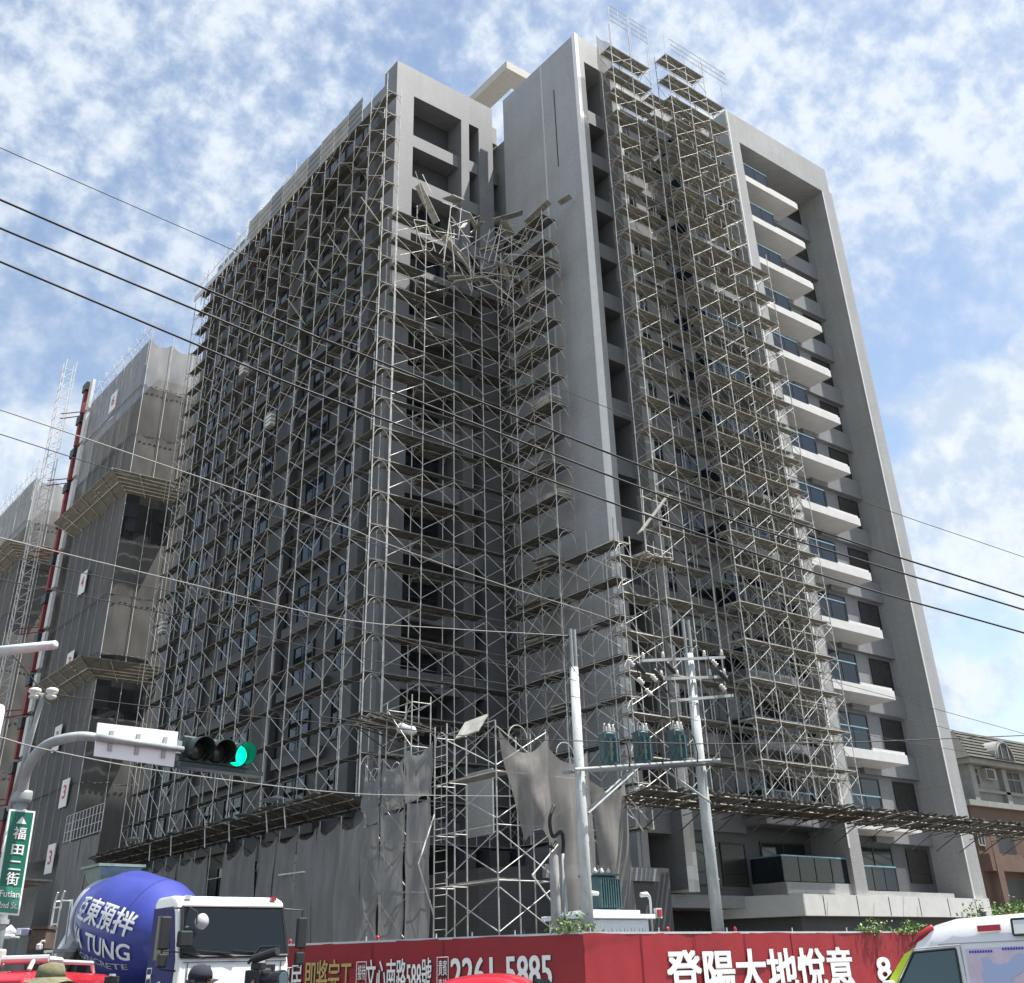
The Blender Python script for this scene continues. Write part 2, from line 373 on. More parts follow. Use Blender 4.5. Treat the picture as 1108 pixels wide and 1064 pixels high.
patch = noise(7.0, 5, 0.5, tc.outputs['Generated'], (0.4, 5.2, 1.0))              # where the sheet is thick or torn
big = noise(3.4, 9, 0.55, tc.outputs['Generated'], (1.3, 0.2, 2.1), 0.1)   # heaped cumulus low down
# the sheet is thicker to the south-east (right of the picture)
side = math_('ADD', math_('MULTIPLY', sp.outputs[0], 0.45), math_('MULTIPLY', sp.outputs[1], -0.45))
SKY = dict(p0=0.13, p1=0.72, s=0.22)
cov = math_('ADD', math_('ADD', puff, math_('MULTIPLY', math_('SUBTRACT', patch, 0.5), 0.85)), math_('MULTIPLY', side, SKY['s']))
alto = math_('MULTIPLY', rng(cov, SKY['p0'], SKY['p1']), 0.93)
low = rng(sp.outputs[2], 0.40, 0.62, 1.0, 0.0)
cum = math_('MULTIPLY', rng(math_('ADD', big, math_('MULTIPLY', side, 0.12)), 0.49, 0.57), low)
alto2 = math_('MULTIPLY', alto, math_('SUBTRACT', 1.0, math_('MULTIPLY', low, 0.80)))
fac = math_('MAXIMUM', alto2, cum)
shade = rng(math_('ADD', puff, math_('MULTIPLY', patch, 0.6)), 0.55, 1.05, 0.72, 1.0)
ccol = N.new('ShaderNodeMixRGB'); L.new(shade, ccol.inputs[0])
CL0, CL1 = (3.0, 3.55, 4.35, 1), (4.25, 4.6, 4.95, 1)
ccol.inputs[1].default_value = CL0; ccol.inputs[2].default_value = CL1
shade2 = rng(shade, 0.72, 1.0); L.new(shade2, ccol.inputs[0])
skm = N.new('ShaderNodeMixRGB'); skm.blend_type = 'MULTIPLY'; skm.inputs[0].default_value = 1.0; L.new(sky.outputs[0], skm.inputs[1]); skm.inputs[2].default_value = (1.25, 1.12, 0.98, 1)
mx = N.new('ShaderNodeMixRGB'); L.new(fac, mx.inputs[0]); L.new(skm.outputs[0], mx.inputs[1]); L.new(ccol.outputs[0], mx.inputs[2])
L.new(mx.outputs[0], bg.inputs[0])
sun = bpy.data.lights.new('sun', 'SUN'); so = bpy.data.objects.new('sun', sun); COL.objects.link(so)
sun.energy = 4.9; sun.angle = math.radians(0.6); sun.color = (1.0, 0.965, 0.915)
sd = V((SUN_DIR.x*math.cos(SUN_EL), SUN_DIR.y*math.cos(SUN_EL), math.sin(SUN_EL)))
so.rotation_euler = sd.to_track_quat('Z', 'Y').to_euler()
sc.view_settings.view_transform = 'Standard'; sc.view_settings.look = 'None'; sc.view_settings.exposure = 1.02; sc.view_settings.gamma = 1.0
# ---------------------------------------------------------------- the ground
def plane(name, mm, x0, y0, x1, y1, z, kind='structure'):
    o = MB().quad((x0,y0,z),(x1,y0,z),(x1,y1,z),(x0,y1,z)).build(name, mm); tag(o, kind=kind); return o
plane('ground', 'ground', -900, -900, 900, 900, -0.004)
plane('road', 'asphalt', -60, -30, 130, 24.5, 0.0)
b = MB().quad((-6,24.5,0.0),(17.0,24.5,0.0),(17.0,300,0.0),(-6,300,0.0)).build('side_road', 'asphalt'); tag(b, kind='structure')
b = MB()
b.prism([(17.0,300,0.0),(17.0,38,0.0),(24.0,25.0,0.0),(130,25.0,0.0),(130,27.6,0.0),(24.4,27.6,0.0),(19.6,38,0.0),(19.6,300,0.0)], (0,0,0.14))
tag(b.build('pavement', 'pave'), kind='structure')
mk = MB()
for i in range(8): mk.quad((1.0+i*0.9, 24.6, 0.004),(1.45+i*0.9, 24.6, 0.004),(1.45+i*0.9, 27.6, 0.004),(1.0+i*0.9, 27.6, 0.004))
for i in range(10): mk.quad((30+i*8, 12.0, 0.004),(34+i*8, 12.0, 0.004),(34+i*8, 12.15, 0.004),(30+i*8, 12.15, 0.004))
tag(mk.build('road_markings', 'wht'), kind='structure')

# ---------------------------------------------------------------- the apartment tower
FH = 3.324
def bk(k): return 14.07+FH*k                   # underside of the balcony slab of storey k (-3 .. 10)
KS = range(-3, 11)
TOP = 52.95
tw = thing('apartment_tower', 'tall grey tiled apartment tower with white balconies, half wrapped in pipe scaffolding', 'building', (40, 48, 0))
# bodies
b = MB()
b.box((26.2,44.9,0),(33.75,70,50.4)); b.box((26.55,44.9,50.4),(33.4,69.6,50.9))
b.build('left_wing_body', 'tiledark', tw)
b = MB(); b.box((34.55,37.9,4.4),(57.0,60,50.4)); b.box((37.0,37.9,50.4),(46.7,58,51.0)); b.build('rear_body', 'tilegrey', tw)
b = MB(); b.box((33.76,45.2,0),(36.5,60,51.9)); b.build('light_well_wall', 'dark', tw)  # the well's deep shade is put into this near-black colour
# end wall of the left wing: frame with one wide and one narrow opening, cross beams at every storey
Y0, Y1 = 43.4, 44.9
ZS = 39.6  # below this height the darker tile carries the shade behind the scaffold
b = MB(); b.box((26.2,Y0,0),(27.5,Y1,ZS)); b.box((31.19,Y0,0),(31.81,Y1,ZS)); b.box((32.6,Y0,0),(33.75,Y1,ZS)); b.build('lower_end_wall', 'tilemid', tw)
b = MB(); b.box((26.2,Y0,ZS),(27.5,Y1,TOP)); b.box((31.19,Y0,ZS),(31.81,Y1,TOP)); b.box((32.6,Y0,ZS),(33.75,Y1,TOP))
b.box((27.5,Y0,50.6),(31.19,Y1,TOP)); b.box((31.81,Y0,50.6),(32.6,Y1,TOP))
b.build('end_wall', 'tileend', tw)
for k in range(0, 14):
    z = 46.8-FH*k
    if z < 2: break
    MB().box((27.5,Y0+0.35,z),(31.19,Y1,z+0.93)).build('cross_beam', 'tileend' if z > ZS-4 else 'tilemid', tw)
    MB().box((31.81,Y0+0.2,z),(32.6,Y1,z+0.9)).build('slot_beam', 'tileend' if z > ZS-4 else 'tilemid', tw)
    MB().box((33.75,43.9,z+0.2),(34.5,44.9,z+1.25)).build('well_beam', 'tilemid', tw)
MB().box((33.75,43.9,50.5),(34.5,44.9,51.9)).build('well_beam', 'tilegrey', tw)
# windows, one shared kind per size
wcache = {}
def window(parent, x0, x1, z0, z1, y, face='Y', div=1, sill=0.28, blind=False, name='window'):
    """a window on a wall that faces -Y (plane y) or -X (plane x=y)"""
    w_, h = round(x1-x0, 2), round(z1-z0, 2); key = (w_, h, div, face, blind, sill)
    if key not in wcache:
        f = MB(); g = MB(); t = 0.07; d0, d1 = -0.06, 0.0
        def bx(mb, a0, a1, c0, c1, e0, e1):
            if face == 'Y': mb.box((a0, e0, c0), (a1, e1, c1))
            else: mb.box((e0, -a1, c0), (e1, -a0, c1))
        bx(f, 0, w_, 0, t, d0, d1); bx(f, 0, w_, h-t, h, d0, d1); bx(f, 0, t, t, h-t, d0, d1); bx(f, w_-t, w_, t, h-t, d0, d1)
        for i in range(1, div): bx(f, w_*i/div-0.035, w_*i/div+0.035, t, h-t, d0, d1)
        if sill: bx(f, t, w_-t, h*sill-0.03, h*sill+0.03, d0+0.008, d1)
        bx(g, t*0.5, w_-t*0.5, t*0.5, h-t*0.5, -0.03, -0.004)
        fm = f.mesh('window_frame'); gm = g.mesh('window_pane'); fm.materials.append(MT['frame']); gm.materials.append(MT['glass2' if blind else 'glass'])
        wcache[key] = (fm, gm)
    fm, gm = wcache[key]
    o = bpy.data.objects.new(name, fm); COL.objects.link(o); o.parent = parent
    o.location = V((x0, y, z0))-parent.location if face == 'Y' else V((y, x1, z0))-parent.location
    if face == 'X': o.location = V((y, x1, z0))-parent.location
    p = bpy.data.objects.new('pane', gm); COL.objects.link(p); p.parent = o
    return o
for k in range(0, 14):
    z = 46.8-FH*k
    if z < 3: break
    if k > 1: window(tw, 28.2, 30.6, z+1.1, z+3.0, Y1-0.001, div=2)
    window(tw, 31.86, 32.55, z+1.0, z+3.1, Y1-0.001, sill=0)
# parapet of the left wing and its long facade with window bays
b = MB(); b.box((26.2,44.9,50.4),(26.5,70,51.9)); b.box((33.45,44.9,50.9),(33.75,69.7,51.9)); b.box((26.5,69.7,50.4),(33.45,70,51.9)); b.build('left_parapet', 'tilegrey', tw)
lw = MB(); lp = MB()
for k in range(-3, 11):
    for j in range(7):
        y0 = 46.1+j*3.45; wd = 2.2 if j % 2 else 1.3
        z0 = bk(k)+1.0
        lw.box((26.1,y0,z0),(26.2-0.002,y0+0.08,z0+1.9)); lw.box((26.1,y0+wd-0.08,z0),(26.198,y0+wd,z0+1.9))
        lw.box((26.1,y0,z0+1.9),(26.198,y0+wd,z0+2.0)); lw.box((26.1,y0,z0-0.1),(26.198,y0+wd,z0))
        lw.box((26.13,y0+wd/2-0.04,z0),(26.198,y0+wd/2+0.04,z0+1.9))
        lp.box((26.16,y0+0.08,z0),(26.197,y0+wd-0.08,z0+1.9))
o = lw.build('facade_window_frame', 'frame', tw, fix=False); tag(o, kind='stuff')
o = lp.build('facade_window_pane', 'glass', tw, fix=False); tag(o, kind='stuff')
for k in range(-3, 11):
    z = bk(k)
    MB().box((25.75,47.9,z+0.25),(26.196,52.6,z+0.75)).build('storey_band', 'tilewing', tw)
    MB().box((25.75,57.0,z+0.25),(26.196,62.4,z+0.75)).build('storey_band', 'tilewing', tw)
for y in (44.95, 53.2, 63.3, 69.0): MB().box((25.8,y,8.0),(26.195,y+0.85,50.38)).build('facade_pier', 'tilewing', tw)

# slab wall B (blank), its front strip, the recess with lintels, the banded tile column
b = MB(); b.box((33.93,35.0,4.45),(34.55,42.4,TOP+0.1)); b.box((33.93,35.06,0),(34.55,42.4,4.45)); b.build('blank_slab_wall', 'tileside', tw)
b = MB(); b.box((33.86,34.93,7.6),(34.12,35.0,TOP+0.1)); b.box((33.86,35.0,7.6),(33.93,35.22,TOP+0.1)); b.build('corner_trim', 'trim', tw)
b = MB(); b.box((34.125,34.96,4.5),(34.53,35.0,TOP+0.06)); b.build('front_strip', 'tile', tw)
b = MB(); b.box((33.905,38.3,26),(33.93,38.42,TOP-0.05)); b.build('render_joint', 'white', tw)
b = MB(); b.box((33.91,37.2,43.8),(33.928,37.26,50.0)); b.build('wall_crack', 'dark', tw)
b = MB(); b.box((34.55,34.99,50.98),(36.95,37.9,TOP+0.08)); b.build('recess_head_beam', 'tile', tw)
b = MB(); b.box((36.95,35.4,50.2),(46.8,35.8,51.9)); b.build('bay_parapet', 'tile', tw)
for k in range(-3, 12):
    z = 47.38-3.3*(k+3)
    if z < 5: break
    MB().box((34.55,35.3,z-1.0),(36.3,36.9,z)).build('recess_lintel', 'tilegrey', tw)
    window(tw, 34.62, 36.25, z+0.1, z+2.2, 37.4, div=2)
MB().box((34.55,37.4,4.5),(36.3,37.9,50.98)).build('recess_back_wall', 'dark', tw)  # near-black back wall: recess shade in its colour
MB().box((36.3,34.6,4.5),(36.95,37.9,50.96)).build('tile_column', 'tilecol', tw)
MB().box((36.296,34.62,4.6),(36.2999,37.88,50.9)).build('column_side_shade', 'tilegrey', tw)  # thin grey sheet: shade of the column's left side put into colour
# frame C: column, top beam, right pier
b = MB()
b.box((46.8,34.0,4.5),(47.72,37.9,TOP+0.05)); b.box((47.72,34.0,50.56),(56.6,37.9,TOP+0.05)); b.box((56.6,34.0,4.5),(57.55,37.9,TOP+0.05))
b.build('balcony_frame', 'tile', tw)
MB().box((46.74,33.965,6.5),(46.86,34.0,TOP+0.05)).build('column_trim', 'white', tw)
MB().box((56.54,33.965,4.5),(56.66,34.0,50.5)).build('pier_trim', 'white', tw)
MB().box((57.55,34.3,4.5),(58.3,50,51.3)).build('end_pier', 'tile', tw)
# right recess: back wall with spandrels, doors, windows and balconies
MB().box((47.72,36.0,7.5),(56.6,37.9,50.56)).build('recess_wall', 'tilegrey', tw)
MB().box((47.72,36.0,4.5),(56.6,37.9,7.5)).build('terrace_wall', 'tilewing', tw)  # darker than the wall above: canopy shade put into the tile
def rail(parent, x0, x1, y, z, ret, rear):
    """glass balcony rail along x with a return at ret ('L' or 'R'), handrail in blue film"""
    h = 1.08; o = MB()
    g = MB(); g.box((x0, y-0.01, z+0.04), (x1, y+0.01, z+h-0.03))
    xr = x0 if ret == 'L' else x1
    g.box((xr-0.01, y+0.03, z+0.04), (xr+0.01, rear, z+h-0.03))
    g = g.build('railing', 'rail', parent)
    n = max(2, round((x1-x0)/1.1))
    for i in range(n+1):
        x = x0+(x1-x0)*i/n; MB().box((x-0.022, y-0.03, z), (x+0.022, y+0.03, z+h-0.03)).build('railing_post', 'frame', g)
    q = MB(); q.box((x0-0.05, y-0.04, z+h-0.03), (x1+0.05, y+0.04, z+h+0.03)); q.box((xr-0.04, y+0.04, z+h-0.03), (xr+0.04, rear, z+h+0.03))
    q.build('handrail', 'film', g)
for k in KS:
    z = bk(k)
    if k > -3:
        b = MB(); b.box((47.0 if False else 47.725, 34.03, z), (53.15, 35.99, z+0.47)); bal = b.build('balcony', 'white', tw)
        rail(bal, 47.75, 50.15, 34.12, z+0.47, 'R', 35.6)
        MB().box((50.3, 34.10, z+0.47), (53.1, 34.5, z+0.62)).build('planter', 'white', bal)
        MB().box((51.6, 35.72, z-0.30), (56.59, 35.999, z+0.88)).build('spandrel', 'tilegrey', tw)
    window(tw, 48.2, 53.0, z+0.5, z+2.85, 35.99, div=3, sill=0)
    window(tw, 54.3, 56.2, z+0.9 if k > -3 else z+1.2, z+2.85, 35.985, sill=0.3, blind=True)
    # left bay
    if k > -3:
        b = MB(); b.box((42.0, 34.75, z), (46.79, 36.19, z+0.42)); MB().box((36.96, 36.0, z-0.3), (41.99, 36.19, z+0.7)).build('spandrel', 'tilemid', tw); bal = b.build('balcony', 'tilegrey', tw)  # grey instead of white: shade behind the scaffold put into the colour
        rail(bal, 42.05, 46.75, 34.85, z+0.42, 'L', 36.1)
    window(tw, 38.1, 39.2, z+0.8, z+2.6, 36.19, sill=0.3)
    window(tw, 40.2, 41.9, z+0.8, z+2.6, 36.19, sill=0.3, blind=(k < -1))
    window(tw, 43.0, 46.2, z+0.5, z+2.75, 36.19, div=2, sill=0)
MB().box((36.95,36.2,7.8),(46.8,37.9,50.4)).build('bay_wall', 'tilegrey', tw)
MB().box((36.95,36.2,4.5),(46.8,37.9,7.8)).build('terrace_wall', 'tilewing', tw)  # darker tile than the bay wall, standing for shade under the canopy
# podium: ledge with chamfer, wall below, low storey under the left wing
b = MB()
b.prism([(57.6,33.8,3.62),(42.6,33.8,3.62),(39.7,38.1,3.62),(57.6,38.1,3.62)], (0,0,0.86))
b.build('podium_ledge', 'white', tw)
b = MB(); b.prism([(33.2,35.3,3.95),(40.5,35.3,3.95),(38.6,37.88,3.95),(33.2,37.88,3.95)], (0,0,0.50)); b.build('lower_ledge', 'tilegrey', tw)
for i in range(6):
    MB().box((44.0+i*2.45,33.785,3.66),(44.03+i*2.45,33.8,4.44)).build('ledge_joint', 'dark', tw)
MB().prism([(57.2,34.4,0),(43.0,34.4,0),(40.6,37.9,0),(57.2,37.9,0)], (0,0,3.62)).build('ground_storey_wall', 'tiledark', tw)
MB().box((34.6,37.2,0),(40.6,37.89,3.95)).build('entrance_shade_block', 'dark', tw)  # near-black block standing for the shade inside the entrance
g0 = MB().box((42.1,34.2,4.48),(46.79,36.19,4.98)).build('terrace_upstand', 'tile', tw)
rail(g0, 42.1, 46.75, 34.3, 4.98, 'L', 36.1)
g0 = MB().box((47.725,34.2,4.48),(52.2,35.98,4.72)).build('terrace_upstand', 'tile', tw)
rail(g0, 47.8, 50.6, 34.3, 4.72, 'R', 35.6)
MB().box((52.3,34.6,4.48),(55.8,34.9,4.75)).build('terrace_upstand', 'tile', tw)
MB().prism([(26.2,43.39,0),(26.2,35.6,0),(29.0,33.2,0),(33.8,33.2,0),(33.8,43.39,0)], (0,0,5.2)).build('entrance_block', 'tiledark', tw)
pa, pb = atX(503,838,26.1), atX(533,902,26.1)
MB().box((26.12,pb.y,pb.z),(26.19,pa.y,pa.z)).build('pale_panel', 'tile', tw)
MB().box((29.6,33.12,3.0),(31.2,33.199,5.0)).build('lobby_window', 'glass', tw)
MB().box((27.3,33.0,4.7),(33.0,33.19,5.15)).build('lobby_lintel', 'tilegrey', tw)
# the square ring beam on the roof and the tank room behind it
bb = MB(); z0, z1 = 61.0, 61.75
bb.box((37.3,46.0,z0),(44.5,47.5,z1)); bb.box((37.3,47.5,z0),(38.9,66.0,z1)); bb.box((42.9,47.5,z0),(44.5,66.0,z1)); bb.box((38.9,64.4,z0),(42.9,66,z1))
bb.build('roof_ring_beam', 'beam', tw)
b = MB()
for x, y in ((43.3,50.4),(43.3,64.8)): b.box((x,y,50),(x+0.8,y+0.8,z0))
b.box((41.5,56,50),(44,62,55.5))
b.build('roof_ring_support', 'tilegrey', tw)
# ---------------------------------------------------------------- scaffolding
LIFT = 1.72
def scaffold(name, label, base, d, nrm, bays, width, z0, lifts, pipe='pipe', plank='plank', braces=(1,), bay=1.83, skip=None, tops=0.9, inner=True,
             plank_skip=0.04, brace_skip=0.06, cols=None, brace_skip2=None, arches=True, ledgers=True, decks=None, heads=None, brf=0.72, brm=None, group=None, r=0.024):
    """frame scaffolding. base: inner-row corner, d: direction along the wall, nrm: towards the outside. Parts: each upright, each frame head
    and cross brace (the first hundred one by one, the others as one mass), one run of planks per lift, guard rails at the top"""
    d, nrm = V(d).normalized(), V(nrm).normalized(); base = V(base); Z = V((0,0,1))
    t = thing(name, label, 'scaffolding', (base.x, base.y, 0), group=group)
    n = bays+1; top = z0+lifts*LIFT
    def P(i, row, z): return base+d*(i*bay)+nrm*(width*row)+Z*(z-base.z)
    def lim(i):                                  # number of lifts that stand at post i
        return lifts if cols is None else cols[min(i, len(cols)-1)]
    for i in range(n):
        for row in ((0, 1) if inner else (1,)):
            b = MB(); zt = z0+lim(i)*LIFT+(tops if row else tops*0.4)*R(0.75, 1.1)
            jx = [V((R(-.012,.012), R(-.012,.012), 0)) for _ in range(lim(i)+2)]
            for k in range(lim(i)+1):
                za = z0+k*LIFT; zb = min(z0+(k+1)*LIFT, zt)
                if zb <= za: break
                b.bar(P(i,row,za)+jx[k], P(i,row,zb)+jx[k+1], r, 6)
                b.bar(P(i,row,za-0.07)+jx[k], P(i,row,za+0.07)+jx[k], r*1.45, 6)
            b.build('upright', pipe if R(0,1) < 0.8 else ('piped' if R(0,1) < 0.6 else 'rust'), t, fix=False)
    # frame heads: arch and two struts between the rows
    def head(mb, i, k):
        z = z0+k*LIFT+LIFT; a = P(i,0,z-0.06); c = P(i,1,z-0.06)
        mb.bar(a, c, r*0.8, 5)
        if not arches and i and k % 3 != i % 3: return
        pts = []
        for q in range(7):
            u = q/6; s = math.sin(PI*u); pts.append(P(i,0,z-0.46+0.34*s)+nrm*(width*(0.06+0.88*u)))
        pts[0] = P(i,0,z-0.62)+nrm*width*0.01; pts[-1] = P(i,1,z-0.62)-nrm*width*0.01
        mb.path(pts, r*0.7, 4, cap=False)
    todo = [(i, k) for k in range(lifts) for i in range(n) if k < lim(i)]
    todo.sort(key=lambda q: (P(q[0],1,z0+q[1]*LIFT)-EYE).length)
    rest = MB()
    if inner:
        for j, (i, k) in enumerate(todo):
            if j < 100: mb = MB(); head(mb, i, k); mb.build('frame_head', heads or pipe, t, fix=False)
            else: head(rest, i, k)
        if rest.v: tag(rest.build('frame_heads', heads or pipe, t, fix=False), kind='stuff')
    # cross braces
    def xb(mb, i, k, row):
        za = z0+k*LIFT+0.25; zb = z0+(k+1)*LIFT-0.25; e = nrm*0.03*(1 if row else -1)
        m1, m2 = R(0,1), R(0,1)
        if m1 > brace_skip: mb.bar(P(i,row,za)+e, P(i+1,row,zb)+e, r*brf, 5)
        if m2 > (brace_skip if brace_skip2 is None else brace_skip2): mb.bar(P(i,row,zb)+e*1.6, P(i+1,row,za)+e*1.6, r*brf, 5)
    todo = [(i, k, row) for row in braces for k in range(lifts) for i in range(bays) if k < min(lim(i), lim(i+1))]
    todo.sort(key=lambda q: (P(q[0],q[2],z0+q[1]*LIFT)-EYE).length-(5 if q[2] else 0))
    rest = MB()
    for j, (i, k, row) in enumerate(todo):
        if skip and skip(i, k): continue
        if j < 100:
            mb = MB(); xb(mb, i, k, row)
            if mb.v: mb.build('cross_brace', brm or (pipe if R(0,1) < 0.8 else 'piped'), t, fix=False)
        else: xb(rest, i, k, row)
    if rest.v: tag(rest.build('cross_braces', brm or pipe, t, fix=False), kind='stuff')
    # runs of planks
    for k in range(0, lifts+1):
        b = MB(); rl = MB(); r2_ = MB()
        for i in range(bays):
            if k > min(lim(i), lim(i+1)): continue
            z = z0+k*LIFT
            for (u0, u1) in (decks or ((0.05, 0.47), (0.53, 0.95))):
                if R(0,1) < plank_skip: continue
                dz = R(-.02, .02)
                c = (P(i,0,z+dz)+P(i+1,0,z+R(-.015,.015)))/2+nrm*width*((u0+u1)/2)
                b.obox(c, d*(bay*0.49), nrm*(width*(u1-u0)/2), Z*0.022)
                for q in (-0.3, 0.3): b.obox(c-Z*0.035, d*(bay*0.49), nrm*0.018+nrm*0, Z*0.02) if q < 0 else None
                for q in range(5): b.obox(c+d*(bay*(-0.42+0.21*q))-Z*0.032, d*0.022, nrm*(width*(u1-u0)/2), Z*0.014)
            if not ledgers: continue
            rl.bar(P(i,1,z-0.05), P(i+1,1,z-0.05), r*0.65, 4)
            if inner: r2_.bar(P(i,0,z-0.05), P(i+1,0,z-0.05), r*0.75, 4)
        if b.v:
            o = b.build('platform', plank, t, fix=False)
            for q_ in (rl, r2_):
                if q_.v: q_.build("ledger", heads or pipe, o, fix=False)
    t['z0'] = z0
    return t, P
# long left facade
sL, PL = scaffold('facade_scaffold', 'tall tube scaffolding covering the long dark left facade of the tower', (25.35, 41.5, 8.4), (0,1,0), (-1,0,0), 15, 0.95, 8.4, 23,
                  pipe='pipe', plank='plankd', braces=(1,), plank_skip=0.0, brace_skip=0.04, brace_skip2=0.55, tops=1.5, arches=False, ledgers=False, heads='piped', brf=0.60, r=0.028, decks=((0.2,0.74),))
# end wall of the left wing, in the inner corner (debris on top)
sA, PA = scaffold('end_wall_scaffold', 'tube scaffolding before the shaded end wall of the left wing, its top collapsed', (25.4, 42.5, 6.68), (1,0,0), (0,-1,0), 4, 1.0, 6.68, 20,
                  pipe='pipe', plank='plankd', braces=(1,), bay=1.93, cols=[19,20,19,18,18], plank_skip=0.12, brace_skip=0.1, tops=0.3, heads='piped')
# side of the blank slab wall
sB, PB = scaffold('slab_wall_scaffold', 'tube scaffolding against the rear half of the blank slab wall, planks stacked on its platforms', (33.3, 41.2, 6.68), (0,-1,0), (-1,0,0), 3, 1.15, 6.68, 19,
                  pipe='pipe', plank='plankd', braces=(1,), bay=1.42, plank_skip=0.0, tops=0.2, heads='pipeb')
# inner post line between the two
# low scaffold wrapping the slab wall corner, up to about the sixth storey
sC, PC = scaffold('corner_scaffold', 'lower tube scaffolding wrapping the foot of the blank slab wall, only half as high', (33.3, 37.05, 6.68), (0,-1,0), (-1,0,0), 2, 0.95, 6.68, 7,
                  pipe='pipe', plank='plankd', braces=(1,), bay=1.85, plank_skip=0.05, tops=1.0)
sD, PD = scaffold('front_corner_scaffold', 'short run of tube scaffolding before the window recess, ending beside a tilted board', (32.5, 34.15, 7.69), (1,0,0), (0,-1,0), 1, 0.95, 7.69, 6,
                  pipe='pipeb', braces=(1,0), bay=2.2, plank_skip=0.0, tops=1.0)
# right bay: narrow run beside the tile column, then the deeper run before the balconies
sE, PE = scaffold('column_scaffold', 'narrow tube scaffolding beside the banded tile column, rising above the roof', (34.75, 33.75, 7.69), (1,0,0), (0,-1,0), 2, 1.0, 7.69, 25,
                  pipe='pipe', braces=(1,0), bay=1.62, plank_skip=0.02, tops=2.0, brace_skip=0.12, heads='piped', brf=0.62, brm='piped')
sF, PF = scaffold('balcony_scaffold', 'outer run of tube scaffolding before the right bay balconies, stepping wider as it descends', (37.95, 32.2, 7.69), (1,0,0), (0,-1,0), 4, 0.95, 7.69, 25,
                  pipe='pipe', braces=(1,0), bay=1.65, plank_skip=0.03, tops=1.8, cols=[25,25,25,24,17], heads='piped', brf=0.62, brm='piped')
sG, PG = scaffold('inner_scaffold', 'inner run of tube scaffolding close against the right bay balconies, behind the outer run', (38.3, 33.85, 7.69), (1,0,0), (0,-1,0), 5, 0.8, 7.69, 24,
                  pipe='pipe', braces=(1,), bay=1.62, plank_skip=0.12, tops=0.8, cols=[24,24,24,24,22,14], heads='piped', brf=0.62, brm='piped')
# ---------------------------------------------------------------- loose things on the scaffolds
def stack(name, label, cat, c, dx, dy, n, th, mm, gap=0.006, group=None, jit=0.05):
    """a pile of boards or folded frames lying on a platform, piece by piece"""
    c = V(c); t = thing(name, label, cat, c, group=group)
    for i in range(n):
        b = MB(); a = R(-jit, jit)
        b.obox(c+V((R(-jit,jit), R(-jit,jit), th*(i+0.5)+gap*i)), V((math.cos(a), math.sin(a), 0))*dx/2, V((-math.sin(a), math.cos(a), 0))*dy/2, V((0,0,th/2)))
        b.build('board', mm, t, fix=False)
    return t
zB = lambda k: 6.68+LIFT*k+0.03
stacks = [(12, 37.5, 1.0, 'upper'), (9, 37.45, 0.9, 'mid'), (8, 37.5, 0.9, 'lowest')]
stack('plank_stack', 'thickest pile of pale boards on the slab wall scaffold, about halfway up', 'plank pile', (32.6,37.9,zB(12)), 0.8, 1.5, 8, 0.06, 'board', group='board piles on the slab wall scaffold')
stack('plank_stack', 'loose pile of thin grey boards two platforms below the thickest board pile', 'plank pile', (32.7,38.6,zB(10)), 0.8, 1.6, 9, 0.045, 'plank', group='board piles on the slab wall scaffold', jit=0.12)
stack('plank_stack', 'lowest flat pile of pale boards on the slab wall scaffold', 'plank pile', (32.7,37.8,zB(9)), 0.8, 1.7, 4, 0.06, 'board', group='board piles on the slab wall scaffold')
stack('plank_stack', 'pile of pale boards high on the slab wall scaffold, fourth platform from its top', 'plank pile', (32.6,37.9,zB(16)), 0.8, 1.5, 4, 0.06, 'board', group='board piles on the slab wall scaffold')
stack('plank_stack', 'scattered grey boards on the slab wall scaffold, halfway between its top and the thickest pile', 'plank pile', (32.6,38.6,zB(14)), 0.9, 1.5, 6, 0.05, 'plank', group='board piles on the slab wall scaffold', jit=0.2)
def loose(name, label, cat, p, q, wdt, th, mm, up=(0,0,1), group=None):
    """one board between two points"""
    p, q = V(p), V(q); d = q-p; u = V(up); s = d.cross(u).normalized(); n = s.cross(d).normalized()
    b = MB().obox((p+q)/2, d/2, s*wdt/2, n*th/2)
    for k in range(1, 6): b.obox(p+d*(k/6)-n*(th*0.7), d.normalized()*0.02, s*wdt/2, n*0.015)
    return solo(b, name, mm, label, cat, (p+q)/2, group)
G = 'boards hanging loose at the collapsed scaffold top'
deb = [((26.6,41.3,41.6),(28.1,41.6,39.7),0.5,'wide board sliding down at the left of the collapsed scaffold top'),
       ((28.6,41.2,41.6),(29.9,41.9,42.3),0.75,'wide board propped flat and highest on the collapsed scaffold top'),
       ((28.3,41.2,38.6),(30.2,41.3,37.4),0.42,'board dipping to the right below the propped wide board'),
       ((30.7,41.0,38.4),(31.9,40.2,38.9),0.45,'pale board crossing the middle gap of the collapsed scaffold top'),
       ((31.2,40.3,40.4),(32.7,39.3,41.1),0.5,'short level board beside the top of the slab wall scaffold'),
       ((28.8,40.9,35.4),(31.4,40.5,36.6),0.55,'long board sagging across the gap below all other loose boards'),
       ((32.3,38.6,39.7),(32.9,37.1,40.6),0.5,'dark board tilted on the top corner of the slab wall scaffold'),
       ((33.2,36.6,40.3),(33.5,35.9,40.5),0.5,'small board jutting over the blank slab wall at the scaffold top')]
for p, q, wd, lb in deb: loose('loose_board', lb, 'board', p, q, wd, 0.06, 'board', group=G)
